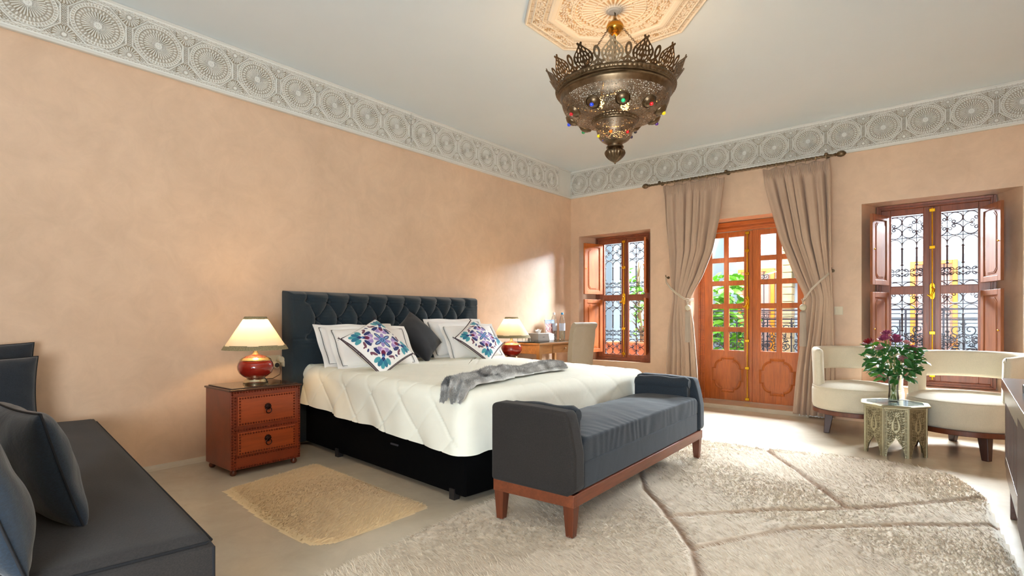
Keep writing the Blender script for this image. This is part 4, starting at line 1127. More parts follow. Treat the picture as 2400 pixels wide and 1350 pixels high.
# ================================================================== BENCH
def bench():
    r = thing('bench', 'dark blue grey upholstered bench with raised ends at the foot of the bed', 'bench', (2.518, 2.872, 0), math.radians(3.0))
    L, D = 1.77, 0.45; hx, hy = D / 2, L / 2       # local: x depth, y length
    TOPW, BOT = 0.585, 0.225
    m = MB()
    for s in (-1, 1): m.box(s * hx - 0.022 if s > 0 else -hx, -hy + 0.02, 0.165, hx if s > 0 else -hx + 0.022, hy - 0.02, 0.222)
    for s in (-1, 1): m.box(-hx, s * hy - (0.022 if s > 0 else 0), 0.165, hx, s * hy + (0 if s > 0 else 0.022), 0.222)
    m.build('rail', M_WALY, r, bevel=0.003)
    for sx in (-1, 1):
        for sy in (-1, 1):
            m = MB(); x, y = sx * hx, sy * hy; a, b = 0.062, 0.036
            m.hexa([(x, y, 0.222), (x - sx * a, y, 0.222), (x - sx * a, y - sy * a, 0.222), (x, y - sy * a, 0.222),
                    (x - sx * 0.012, y - sy * 0.010, 0.028), (x - sx * (b + .012), y - sy * 0.010, 0.028), (x - sx * (b + .012), y - sy * (b + .01), 0.028), (x - sx * 0.012, y - sy * (b + .01), 0.028)])
            m.build('leg', M_WAL, r, bevel=0.003)
    m = MB(); m.box(-hx + 0.012, -hy + 0.09, 0.222, hx - 0.004, hy - 0.09, 0.352); m.build('seat_base', M_CHARB, r, bevel=0.014, seg=3)
    # seat cushion with gathered folds
    n1, n2 = 150, 60; P = []
    a = np.linspace(-hy + 0.092, hy - 0.092, n1); pr = []
    x0, x1, z0, z1, rr = -hx + 0.02, hx - 0.006, 0.348, 0.452, 0.035
    for k in range(n2):
        t = k / (n2 - 1); per_ = (z1 - z0) * 2 + (x1 - x0); d = t * per_
        if d < z1 - z0: pr.append((x1, z0 + d, 1, 0))
        elif d < z1 - z0 + x1 - x0: pr.append((x1 - (d - (z1 - z0)), z1, 0, 1))
        else: pr.append((x0, z1 - (d - (z1 - z0) - (x1 - x0)), -1, 0))
    pr = np.array(pr); A, K = np.meshgrid(a, np.arange(n2), indexing='ij')
    X = pr[K, 0]; Z = pr[K, 1]; NX = pr[K, 2]; NZ = pr[K, 3]
    q = np.stack([X, A, Z], -1)
    e = np.exp(-((x1 - X) / 0.10) ** 2)
    wrk = (0.0016 * np.sin(A * 83 + 5.0 * np.sin(A * 5 + X * 9) + nz(q, 9, 1) * 5) * (0.15 + e) + 0.0016 * np.sin(A * 31 + X * 26 + 4 * np.sin(A * 4))) * (0.5 + 0.5 * nz(q, 5, 2)) + nz(q, 9, 3) * 0.003
    sq = np.clip((hy - 0.092 - np.abs(A)) / 0.04, 0, 1) ** 0.5
    Z = Z + NZ * (wrk + 0.018 * (1 - ((X - (x0 + x1) / 2) / (x1 - x0) * 2) ** 2)); X = X + NX * wrk * 1.1
    co_ = np.stack([X, A, z0 + (Z - z0) * (0.75 + 0.25 * sq)], -1)
    npmesh('seat_cushion', co_.reshape(-1, 3), gridfaces(n1, n2), M_CHARB, r)
    for s in (-1, 1):
        # end panels lean outwards slightly towards the top
        m = MB(); y0_, y1_ = s * (hy + 0.012), s * (hy - 0.085)
        zt = TOPW
        pts = []
        nn_ = 9
        poly = [(-hx - 0.006, 0.218), (hx - 0.03, 0.212), (hx + 0.012, 0.24), (hx + 0.010, 0.40), (hx - 0.010, 0.50), (hx - 0.030, zt - 0.012), (hx - 0.045, zt - 0.002), (0.0, zt + 0.008), (-hx + 0.03, zt + 0.010), (-hx - 0.006, zt)]
        XZ = Matrix(((1, 0, 0, 0), (0, 0, 1, 0), (0, 1, 0, 0), (0, 0, 0, 1)))
        m.prism(poly, min(y0_, y1_), max(y0_, y1_), XZ)
        m.build('arm', M_CHAR if s < 0 else M_CHARB, r, bevel=0.018, seg=4, smooth=50)
        m = MB(); P_ = []
        for k in range(15):
            x = -hx + 0.012 + (D - 0.06) * k / 14; rr_ = 0.048 * (1 if 0 < k < 14 else 0.55) * (0.95 + 0.05 * math.sin(k * 1.3))
            P_.append((x, s * (hy - 0.125), 0.545 - 0.004 * math.sin(k * .8)))
        m.tube(P_, [0.03] + [0.046] * 13 + [0.03], 14)
        m.box(-hx + 0.015, s * (hy - 0.165) if s > 0 else -hy + 0.085, 0.44, hx - 0.055, s * (hy - 0.085) if s > 0 else -hy + 0.165, 0.545)
        m.build('bolster', M_CHARB, r, bevel=0.012, seg=3, smooth=50)
    return r
bench()

# ================================================================== NIGHTSTANDS
def nightstand():
    M_LEATHER2 = wood('drawer_leather', (164, 72, 30), 'y', rough=0.34, contrast=0.22, scale=5, coat=0.2)
    r = thing('nightstand', 'studded tan leather nightstand with two drawers on the near side of the bed', 'nightstand', (0.385, 1.725, 0), 0, 'leather nightstands')
    hx, hy = 0.190, 0.232; zb, zt = 0.040, 0.535
    m = MB(); m.box(-hx, -hy, zb, hx, hy, zt); m.build('carcass', M_LEATHER, r, bevel=0.004)
    m = MB(); m.box(-hx - 0.008, -hy - 0.008, zt, hx + 0.008, hy + 0.008, zt + 0.012); m.build('top', plain('dark_leather', (78, 40, 24), 0.25), r, bevel=0.004)
    m = MB(); m.box(-hx + 0.012, -hy + 0.012, zt + 0.012, hx - 0.012, hy - 0.012, zt + 0.019); m.build('top_glass', plain('smoked_glass', (58, 38, 26), 0.06, bump=0), r, bevel=0.001)
    for x in (-hx + 0.03, hx - 0.035):
        for y in (-hy + 0.03, hy - 0.03):
            m = MB(); m.lathe([(0.012, 0), (0.020, 0.008), (0.022, 0.022), (0.016, 0.032), (0.018, 0.041)], 12, T(x, y, 0)); m.build('foot', M_WAL, r, smooth=50)
    fx = hx + 0.0005; M_STUD = metal('copper_stud', (112, 50, 34), 0.22, 0, 0.1)
    spots = []
    def line(y0, z0, y1, z1, x, d=0.0175):
        n = max(1, int(round(math.hypot(y1 - y0, z1 - z0) / d)))
        spots.extend((x, y0 + (y1 - y0) * k / n, z0 + (z1 - z0) * k / n) for k in range(n + 1))
    i_ = 0.010
    line(-hy + i_, zt - 0.008, hy - i_, zt - 0.008, fx); line(-hy + i_, zt - 0.02, -hy + i_, zb + 0.01, fx); line(hy - i_, zt - 0.02, hy - i_, zb + 0.01, fx)
    line(-hy + 0.03, zb + 0.010, hy - 0.02, zb + 0.010, fx); line(-hy + 0.03, 0.288, hy - 0.03, 0.288, fx); line(-hy + 0.03, 0.118, hy - 0.03, 0.118, fx)
    line(-hy + 0.028, zt - 0.04, -hy + 0.028, zb + 0.03, fx, 0.02)
    stud = MB()
    for x, y, z in spots: stud.lathe([(0.0062, 0), (0.0054, 0.0026), (0.0028, 0.0046), (0.0001, 0.0052)], 6, T(x, y, z) @ roty(PI / 2), caps=False)
    o = stud.build('studs', M_STUD, r, smooth=180); o['kind'] = 'stuff'
    for z0, z1 in ((0.315, 0.500), (0.130, 0.272)):
        m = MB(); m.box(hx - 0.004, -hy + 0.042, z0, hx + 0.008, hy - 0.038, z1); d = m.build('drawer', M_LEATHER2, r, bevel=0.003)
        spots = []; a, b, c, e = -hy + 0.054, hy - 0.050, z0 + 0.011, z1 - 0.011
        line(a, c, b, c, hx + 0.008); line(a, e, b, e, hx + 0.008); line(a, c + .018, a, e - .018, hx + 0.008); line(b, c + .018, b, e - .018, hx + 0.008)
        st = MB()
        for x, y, z in spots: st.lathe([(0.0062, 0), (0.0054, 0.0026), (0.0028, 0.0046), (0.0001, 0.0052)], 6, T(x, y, z) @ roty(PI / 2), caps=False)
        o = st.build('studs', M_STUD, d, smooth=180); o['kind'] = 'stuff'
        zc = (z0 + z1) / 2
        k = MB(); k.lathe([(0.019, 0.0), (0.018, 0.006), (0.010, 0.011), (0.011, 0.018), (0.0001, 0.022)], 14, T(hx + 0.008, 0, zc + 0.012) @ roty(PI / 2))
        for q in range(10):
            a = 2 * PI * q / 10; k.sphere((hx + 0.011, 0.019 * math.cos(a), zc + 0.012 + 0.019 * math.sin(a)), 0.005, 6)
        k.tube([(hx + 0.022, 0.018 * math.sin(t), zc - 0.012 - 0.018 * math.cos(t)) for t in [2 * PI * j / 16 for j in range(16)]], 0.0032, 5, closed=True)
        k.build('ring_pull', M_DARKW_METAL, d, smooth=50)
    return r
M_DARKW_METAL = metal('dark_iron', (52, 34, 30), 0.4)
ns = nightstand()
dup(ns, (0.385, 4.46, 0), 0, 'studded tan leather nightstand on the far side of the bed beside the desk')

# ================================================================== TABLE LAMPS
M_SHADE = None
t = NT('lampshade_fabric'); c = lin((240, 234, 216)); t.base(c); t.set(Roughness=0.9)
tl = t.n('ShaderNodeBsdfTranslucent'); tl.inputs[0].default_value = (*lin((250, 236, 204)), 1)
mx = t.n('ShaderNodeMixShader'); mx.inputs[0].default_value = 0.36
t.l(t.b.outputs[0], mx.inputs[1]); t.l(tl.outputs[0], mx.inputs[2]); t.l(mx.outputs[0], t.nt.nodes['Material Output'].inputs[0]); M_SHADE = t.m
M_LACE = plain('lace_trim', (150, 138, 104), 0.9, var=0.35, nscale=160, bump=0.6, bscale=200, bdist=0.003)
def table_lamp():
    r = thing('table_lamp', 'lit table lamp with red and gold base on the near nightstand', 'lamp', (0.375, 1.742, 0.554), 0, 'red table lamps beside the bed')
    m = MB(); m.lathe([(0.078, 0), (0.080, 0.010), (0.072, 0.016), (0.070, 0.024), (0.062, 0.034), (0.056, 0.040)], 40); m.build('foot', M_SILVER, r, smooth=50)
    m = MB(); m.lathe([(0.056, 0.038), (0.080, 0.052), (0.102, 0.072), (0.113, 0.098), (0.114, 0.118), (0.108, 0.140), (0.098, 0.156)], 48, caps=False)
    m.lathe([(0.078, 0.174), (0.064, 0.184), (0.040, 0.192), (0.024, 0.198)], 40, caps=True); m.build('body', M_RED, r, smooth=60)
    m = MB(); m.lathe([(0.098, 0.155), (0.100, 0.160), (0.090, 0.170), (0.078, 0.176)], 48, caps=False); m.build('gold_collar', M_SILVER, r, smooth=60)
    m = MB(); m.lathe([(0.026, 0.196), (0.018, 0.204), (0.014, 0.212), (0.014, 0.25), (0.006, 0.26), (0.006, 0.30)], 16); m.build('stem', M_SILVER, r, smooth=50)
    m = MB(); m.sphere((0, 0, 0.330), 0.026, 14, sz=1.25); m.build('bulb', emit('warm_bulb', (255, 214, 140), 5), r, smooth=180)
    def rad(z): return 0.205 + (0.068 - 0.205) * (z - 0.235) / (0.452 - 0.235)
    n = 72; sh = MB()
    P_ = [[((rad(z) - 0.004 * math.cos(6 * a_) * (z < 0.44)) * math.cos(a_), (rad(z) - 0.004 * math.cos(6 * a_)) * math.sin(a_), z) for a_ in [2 * PI * k / n for k in range(n)]] for z in (0.258, 0.30, 0.34, 0.38, 0.42, 0.438)]
    sh.grid(P_, cv=True); s = sh.build('shade', M_SHADE, r, smooth=180)
    b = MB(); b.lathe([(rad(0.232) + 0.001, 0.232), (rad(0.262) + 0.002, 0.262), (rad(0.262) - 0.002, 0.262), (rad(0.232) - 0.002, 0.232), (rad(0.232) + 0.001, 0.232)], n, caps=False)
    b.lathe([(rad(0.436) + 0.002, 0.436), (rad(0.455) + 0.002, 0.455), (rad(0.455) - 0.002, 0.455), (rad(0.436) - 0.001, 0.436)], n, caps=False)
    b.build('lace_trim', M_LACE, s, smooth=60)
    w = MB()
    for k in range(3):
        a = 2 * PI * k / 3; w.tube([(0, 0, 0.44), (0.066 * math.cos(a), 0.066 * math.sin(a), 0.446)], 0.0018, 4)
    w.build('spider', M_SILVER, s)
    return r
lamp = table_lamp()
lamp2 = dup(lamp, (0.355, 4.50, 0.554), 0.4, 'lit table lamp with red and gold base beside the desk')
for nm, p in (('lamp_light', (0.375, 1.742, 0.945)), ('lamp_light', (0.355, 4.50, 0.945))):
    l = bpy.data.lights.new(nm, 'POINT'); l.energy = 3.3; l.color = (1.0, 0.66, 0.32); l.shadow_soft_size = 0.03
    o = bpy.data.objects.new(nm, l); COL.objects.link(o); o.location = p

# wall sockets, adapter and lamp cord
sk = thing('wall_socket', 'double cream wall socket beside the headboard above the near nightstand', 'socket', (0.0, 2.085, 0.665))
m = MB(sk); m.box(0.0, 2.000, 0.625, 0.008, 2.110, 0.712); m.build('plate', M_PLASTIC, sk, bevel=0.003)
m = MB(sk); m.box(0.008, 2.012, 0.637, 0.011, 2.098, 0.700); m.build('insert', M_PLASTIC, sk, bevel=0.001)
ad = thing('plug_adapter', 'three way round plug adapter in the wall socket above the near nightstand', 'adapter', (0.011, 2.09, 0.655))
for y, z in ((2.095, 0.678), (2.058, 0.638), (2.125, 0.645)):
    m = MB(ad); m.lathe([(0.024, 0), (0.026, 0.012), (0.026, 0.034), (0.022, 0.040)], 20, T(0.0112, y, z) @ roty(PI / 2)); h = m.build('hub', M_PLASTIC, ad, smooth=40)
    if z < 0.67:
        m = MB(ad); m.cyl(0, 0, 0.040, 0.0415, 0.018, n=20, M=T(0.0112, y, z) @ roty(PI / 2)); m.build('face', M_DARKP if y < 2.1 else M_PLASTIC, h)
m = MB(); m.tube([(0.05, 2.075, 0.64), (0.055, 2.085, 0.60), (0.05, 2.08, 0.565)] + [(0.10, 2.0, 0.545), (0.20, 1.90, 0.5575), (0.31, 1.80, 0.5575), (0.34, 1.775, 0.5575)], 0.0028, 6)
tag(m.build('lamp_cord', M_CORD, smooth=180), 'thin brown cord from the plug adapter to the near red lamp', 'cord')

# ================================================================== DESK GROUP
def desk():
    r = thing('desk', 'small oak writing desk with one drawer against the peach wall', 'desk', (0.29, 5.24, 0))
    x0, x1, y0, y1 = 0.03, 0.55, 4.745, 5.74
    m = MB(r); m.box(x0, y0, 0.70, x1, y1, 0.722); m.build('desktop', M_OAKY, r, bevel=0.003)
    m = MB(r); m.box(x0 + .003, y0 + .003, 0.722, x1 - .003, y1 - .003, 0.727); m.build('glass_top', glass('desk_glass', (0.92, 0.96, 0.95), gloss=0.25), r)
    for x in (x0 + 0.004, x1 - 0.052):
        for y in (y0 + 0.004, y1 - 0.052):
            m = MB(r); m.hexa([(x + .008, y + .008, 0), (x + .040, y + .008, 0), (x + .040, y + .04, 0), (x + .008, y + .04, 0), (x, y, 0.70), (x + 0.048, y, 0.70), (x + 0.048, y + 0.048, 0.70), (x, y + 0.048, 0.70)])
            m.build('leg', M_OAK, r, bevel=0.003)
    m = MB(r); m.box(x0 + .05, y0 + .012, 0.60, x1 - .05, y0 + .032, 0.70); m.box(x0 + .05, y1 - .032, 0.60, x1 - .05, y1 - .012, 0.70); m.box(x0 + .01, y0 + .05, 0.60, x0 + .03, y1 - .05, 0.70)
    m.box(x1 - .032, y0 + .05, 0.60, x1 - .014, y0 + .26, 0.70); m.box(x1 - .032, y1 - .26, 0.60, x1 - .014, y1 - .05, 0.70); m.build('apron', M_OAKY, r, bevel=0.002)
    m = MB(r); m.box(x1 - .034, y0 + .265, 0.603, x1 - .010, y1 - .265, 0.697); d = m.build('drawer', M_OAKY, r, bevel=0.004)
    m = MB(r); m.sphere((x1, 5.24, 0.65), 0.012, 10); m.build('knob', M_OAK, d, smooth=180)
desk()
def tissue():
    r = thing('tissue_box', 'grey leather tissue box with white tissue on the desk', 'tissue box', (0.34, 5.0, 0.727))
    m = MB(); m.box(-0.075, -0.105, 0, 0.075, 0.105, 0.098); m.build('box', plain('grey_leatherette', (150, 142, 134), 0.45), r, bevel=0.005)
    m = MB(); m.box(-0.078, -0.108, 0.016, 0.078, 0.108, 0.018); m.build('lid_seam', plain('grey_dark', (96, 90, 86), 0.5), r)
    m = MB(); m.box(0.0751, -0.016, 0.050, 0.0756, 0.020, 0.058); m.build('stamp', plain('grey_dark', (96, 90, 86), 0.5), r)
    m = MB(); n = 14
    P_ = [[((0.030 * (1 + .3 * math.sin(a * 3 + k)) * (0.4 + k * 0.2)) * math.cos(a), (0.05 * (0.4 + k * 0.22)) * math.sin(a), 0.097 + 0.012 * k + 0.010 * math.sin(a * 4 + k) * k / 2) for a in [2 * PI * j / n for j in range(n)]] for k in range(4)]
    m.grid(P_, cv=True); m.build('tissue', M_LINEN, r, smooth=180)
tissue()
def bottle(x, y, h, cap, label):
    r = thing('water_bottle', label, 'bottle', (x, y, 0.727), group='water bottles on the desk'); s = h / 0.33
    m = MB(); m.lathe([(0.030, 0), (0.035, 0.006), (0.036, 0.05), (0.034, 0.06), (0.036, 0.07), (0.036, 0.20), (0.033, 0.235), (0.022, 0.275), (0.013, 0.292), (0.013, 0.305)], 24, Matrix.Scale(s, 4))
    m.build('body', M_CLEAR, r, smooth=60)
    m = MB(); m.lathe([(0.0365, 0.105), (0.0365, 0.195)], 24, Matrix.Scale(s, 4), caps=False); m.build('paper_label', plain('bottle_label', (206, 216, 232), 0.5, bump=0), r, smooth=60)
    m = MB(); m.lathe([(0.033, 0.004), (0.034, 0.10), (0.033, 0.19 if cap == 'b' else 0.12)], 20, Matrix.Scale(s * 0.98, 4)); m.build('water', M_WATER, r, smooth=60)
    m = MB(); m.lathe([(0.015, 0.300), (0.015, 0.322), (0.013, 0.325)], 16, Matrix.Scale(s, 4)); m.build('cap', plain('blue_cap', (70, 150, 200), 0.4, bump=0) if cap == 'b' else plain('clear_cap', (222, 222, 224), 0.4, bump=0), r, smooth=40)
bottle(0.17, 5.80 - 0.07, 0.345, 'b', 'plastic water bottle with blue cap standing in front of the booklet')
bottle(0.09, 5.66, 0.345, 'w', 'plastic water bottle with pale cap half hidden behind the booklet')
def booklet():
    r = thing('booklet', 'upright booklet with photo cover and grey title band on the desk', 'booklet', (0.10, 5.58, 0.727))
    n1, n2 = 50, 70; u = np.linspace(0, 1, n1); v = np.linspace(0, 1, n2); U, V = np.meshgrid(u, v, indexing='ij')
    co_ = np.stack([0.012 + V * 0.03 * -1 + 0 * U, (U - 0.5) * 0.20, V * 0.25], -1)
    c = np.ones(U.shape + (3,)) * np.array(lin((170, 110, 120))); P3 = np.stack([U * 0, U * 8, V * 10], -1)
    k = nz(P3, 2.2, 1); c[k > 0.15] = lin((214, 160, 140)); c[k > 0.5] = lin((236, 206, 190)); c[k < -0.45] = lin((92, 60, 96))
    c[V > 0.80] = lin((122, 138, 158)); tt = (V > 0.84) & (V < 0.92) & (np.sin(U * 44) > 0.1) & (U > 0.2) & (U < 0.9); c[tt] = lin((214, 222, 230))
    c[V < 0.40 - 0.5 * U] = lin((190, 170, 150))
    npmesh('cover', co_.reshape(-1, 3), gridfaces(n1, n2), vcol('print', 0.4), r, None, c.reshape(-1, 3))
    m = MB(); m.hexa([(-0.004, -0.1, 0), (0.0115, -0.1, 0), (0.0115, 0.1, 0), (-0.004, 0.1, 0), (-0.034, -0.1, 0.25), (-0.0185, -0.1, 0.25), (-0.0185, 0.1, 0.25), (-0.034, 0.1, 0.25)]); m.build('pages', M_LINEN, r)
booklet()
m = MB(); m.add([(0.16, 5.47, 0.7275), (0.165, 5.56, 0.728), (0.135, 5.60, 0.80), (0.13, 5.49, 0.82)], [(0, 1, 2, 3)]); m.add([(0.158, 5.47, 0.7275), (0.163, 5.56, 0.728), (0.133, 5.60, 0.80), (0.128, 5.49, 0.82)], [(3, 2, 1, 0)])
tag(m.build('card', plain('white_card', (226, 224, 222), 0.6, bump=0)), 'small white card tilted against the booklet on the desk', 'card')
m = MB(); m.lathe([(0.001, 0.0), (0.085, 0.0), (0.10, 0.008), (0.102, 0.009), (0.085, 0.004), (0.001, 0.003)], 32, T(0.28, 4.83, 0.727) @ Matrix.Diagonal((1.1, 0.8, 1, 1)), caps=False)
tag(m.build('tray', plain('pale_tray', (222, 220, 214), 0.3, bump=0), smooth=50), 'small pale oval tray under the drinking glasses on the desk', 'tray')
for x, y, lab in ((0.31, 4.845, 'upturned drinking glass on the pale tray, nearer the tissue box'), (0.23, 4.80, 'upturned drinking glass on the pale tray, behind the other glass')):
    m = MB(); m.lathe([(0.034, 0.0), (0.031, 0.05), (0.027, 0.088), (0.026, 0.092), (0.001, 0.092)], 24, T(x, y, 0.7315), caps=False)
    tag(m.build('drinking_glass', M_CLEAR, smooth=60), lab, 'glass', 'drinking glasses on the desk')

def desk_chair():
    r = thing('slipcovered_chair', 'high backed desk chair in a creased beige slipcover', 'chair', (0.66, 5.08, 0), math.radians(-4))
    # local: x towards the back rest, y across
    W_ = 0.20; n = 40
    prof = [(0.17, 0.44), (0.18, 0.60), (0.195, 0.75), (0.215, 0.86), (0.235, 0.92), (0.262, 0.952), (0.285, 0.945), (0.295, 0.925), (0.288, 0.90), (0.268, 0.87), (0.262, 0.80), (0.248, 0.70), (0.238, 0.55), (0.232, 0.30), (0.236, 0.05)]
    pr = [(-(0.0) + a, b) for a, b in prof]
    m = MB(); P_ = []
    for k in range(17):
        y = -W_ + 2 * W_ * k / 16
        P_.append([(a + 0.004 * math.sin(b * 21 + y * 25) * (i > 7), y * (1 - 0.10 * (b < 0.9) * (1 if i > 7 else 1) * max(0, min(1, (0.9 - b) * 1.5)) * 0.6), b) for i, (a, b) in enumerate(pr)])
    m.grid(P_)
    for row in (P_[0], P_[-1]): m.add(row, [tuple(range(len(row)))])
    m.build('backrest', M_SLIP, r, smooth=50, bevel=0)
    m = MB(); m.box(-0.26, -W_ + 0.005, 0.40, 0.20, W_ - 0.005, 0.485); m.build('seat', M_SLIP, r, bevel=0.02, seg=3)
    sk_ = MB(); nn = 80; L_ = []
    loop = [(-0.255, -W_), (0.232, -W_), (0.232, W_), (-0.255, W_)]
    pts = []
    for a, b in zip(loop, loop[1:] + loop[:1]):
        for k in range(20): t_ = k / 20; pts.append((a[0] + (b[0] - a[0]) * t_, a[1] + (b[1] - a[1]) * t_))
    sk_.grid([[(x * (1 + .03 * q + .012 * math.sin(i * .9) * q), y * (1 + .03 * q + .02 * math.sin(i * .9 + 1) * q), 0.43 - q * 0.41) for i, (x, y) in enumerate(pts)] for q in (0, .33, .66, 1)], cv=True)
    sk_.build('skirt', M_SLIP, r, smooth=180)
    for x in (-0.23, 0.20):
        for y in (-0.17, 0.17):
            m = MB(); m.cyl(x, y, 0, 0.42, 0.014, 0.02, 8); m.build('leg', M_DARKW, r, smooth=50)
desk_chair()

# ================================================================== CURTAINS
XZM = Matrix(((1, 0, 0, 0), (0, 0, 1, 0), (0, 1, 0, 0), (0, 0, 0, 1)))
def curtain(label, edge, seed, tiez, bias):
    """edge rows: (z, x left, x right, fold depth)"""
    r = thing('curtain', label, 'curtain', (sum(e[1] + e[2] for e in edge) / len(edge) / 2, 6.06, 0.03), group='curtains on the twisted rod')
    off = np.array(r.location)
    e = np.array(sorted(edge)); nzr, ns = 190, 330
    z = np.linspace(e[0, 0], e[-1, 0], nzr); s = np.linspace(0, 1, ns)
    L, R_, A = (np.interp(z, e[:, 0], e[:, k]) for k in (1, 2, 3))
    k5 = np.ones(9) / 9
    L, R_, A = (np.convolve(np.pad(q, 4, mode='edge'), k5, 'valid') for q in (L, R_, A))
    Zg, Sg = np.meshgrid(z, s, indexing='ij')
    sq = np.clip(1 - np.abs(Zg - tiez) / 0.55, 0, 1)
    sb = Sg + bias * sq * Sg * (1 - Sg)
    X = L[:, None] + (R_ - L)[:, None] * sb
    ph = 2 * PI * (Sg * 6.5 + 0.16 * np.sin(Sg * 11 + seed)) + seed + 0.35 * np.sin(Zg * 1.6 + seed)
    up = sstep(2.40, 2.52, Zg)
    fold = np.sin(ph) * (0.62 + 0.38 * np.sin(Sg * 17 + seed * 2)) + 0.22 * np.sin(ph * 2.1 + Zg * 1.3)
    tape = 0.35 * np.sin(2 * PI * Sg * 46) + 0.35 * np.sin(ph)
    Y = 6.065 + A[:, None] * (fold * (1 - up) + tape * up) - 0.02 * sq * np.sin(Sg * PI)
    X = X + 0.010 * np.cos(ph) * (1 - up)
    Z = Zg + 0.010 * up * np.sin(2 * PI * Sg * 5 + seed) + sstep(2.50, 2.545, Zg) * 0.006 * np.sin(2 * PI * Sg * 46)
    Y = np.minimum(Y, 6.150)
    o = npmesh('drape', np.stack([X, Y, Z], -1).reshape(-1, 3) - off, gridfaces(nzr, ns), M_CURT, r)
    sl = o.modifiers.new('cloth', 'SOLIDIFY'); sl.thickness = 0.004
    # sheer lining hem peeping out at the floor
    m = MB(r); n = 70
    xl, xr = L[0] + 0.02, R_[0] - 0.01
    m.grid([[(xl + (xr - xl) * k / n, 6.11 + 0.014 * math.sin(k * 0.9), zz + 0.004 * math.sin(k)) for k in range(n + 1)] for zz in (0.012, 0.08, 0.16)])
    m.build('lining_hem', M_LINEN, r, smooth=180)
    return r
curtain('left taupe curtain of the balcony door, tied back towards the narrow window',
        [(0.03, 1.385, 1.80, .036), (0.42, 1.405, 1.785, .040), (0.93, 1.45, 1.745, .036), (1.12, 1.485, 1.712, .026), (1.22, 1.500, 1.702, .020), (1.30, 1.49, 1.745, .024), (1.45, 1.47, 1.84, .034), (1.73, 1.44, 1.955, .040), (2.10, 1.40, 2.035, .040), (2.40, 1.385, 2.065, .030), (2.545, 1.375, 2.08, .018)], 0.4, 1.22, -0.35)
curtain('right taupe curtain of the balcony door, tied back towards the light switch',
        [(0.03, 2.77, 3.13, .036), (0.42, 2.80, 3.13, .040), (0.93, 2.862, 3.122, .036), (1.12, 2.878, 3.115, .028), (1.20, 2.885, 3.112, .022), (1.30, 2.84, 3.11, .028), (1.45, 2.775, 3.105, .036), (1.80, 2.645, 3.105, .040), (2.20, 2.545, 3.10, .040), (2.40, 2.50, 3.095, .030), (2.545, 2.475, 3.09, .018)], 2.1, 1.20, 0.45)

M_ROPE = plain('cream_rope', (206, 192, 172), 0.85, bump=0.5, bscale=240)
def tieback(label, path, tassel, hook):
    r = thing('curtain_tieback', label, 'tieback', hook)
    m = MB(r); m.tube(path, 0.0065, 8); m.build('rope', M_ROPE, r, smooth=180)
    m = MB(r); m.tube([(p[0], p[1] - 0.004, p[2] - 0.014) for p in path], 0.0055, 8); m.build('rope', M_ROPE, r, smooth=180)
    x, y, z = tassel
    m = MB(r); m.tube([(x - 0.012, y, z), (x, y - 0.01, z - 0.03), (x + 0.004, y - 0.01, z - 0.06)], 0.004, 6); m.tube([(x + 0.016, y, z), (x + 0.010, y - 0.01, z - 0.03), (x + 0.004, y - 0.01, z - 0.05)], 0.004, 6); m.build('cord', M_ROPE, r, smooth=180)
    m = MB(r); m.sphere((x + 0.004, y - 0.012, z - 0.085), 0.033, 18); m.build('tassel_ball', plain('ivory_thread', (214, 206, 180), 0.8, bump=0.3), r, smooth=180)
    m = MB(r); n = 60
    m.grid([[((q + 0.0022 * (k % 2)) * math.cos(2 * PI * k / n) + x + 0.004, (q + 0.0022 * (k % 2)) * math.sin(2 * PI * k / n) * 0.8 + y - 0.012, z - h_) for k in range(n)] for q, h_ in ((0.005, 0.118), (0.020, 0.126), (0.028, 0.145), (0.026, 0.155), (0.028, 0.30), (0.031, 0.45), (0.030, 0.475), (0.001, 0.475))], cv=True)
    m.build('tassel', plain('grey_thread', (176, 162, 146), 0.85, bump=0.6, bscale=200), r, smooth=60)
    m = MB(r); m.tube([(hook[0], 6.179, hook[2]), (hook[0], 6.12, hook[2]), (hook[0], 6.10, hook[2] + 0.012), (hook[0], 6.10, hook[2] + 0.028)], 0.005, 8); m.cyl(0, 0, 0, 0.006, 0.016, M=T(hook[0], 6.1795, hook[2]) @ rotx(PI / 2)); m.build('hook', M_BRONZE, r, smooth=50)
tieback('cream rope tieback with long tassel on the left curtain', [(1.395, 6.105, 1.475), (1.43, 6.03, 1.42), (1.50, 5.995, 1.345), (1.58, 5.985, 1.28), (1.66, 5.99, 1.225), (1.715, 6.02, 1.205), (1.72, 6.10, 1.215)], (1.702, 5.99, 1.20), (1.391, 6.13, 1.478))
tieback('cream rope tieback with hanging tassel on the right curtain', [(3.10, 6.105, 1.46), (3.08, 6.03, 1.43), (3.02, 5.995, 1.365), (2.95, 5.985, 1.29), (2.90, 5.99, 1.215), (2.865, 6.03, 1.19), (2.865, 6.10, 1.19)], (2.855, 6.06, 1.19), (3.10, 6.13, 1.466))

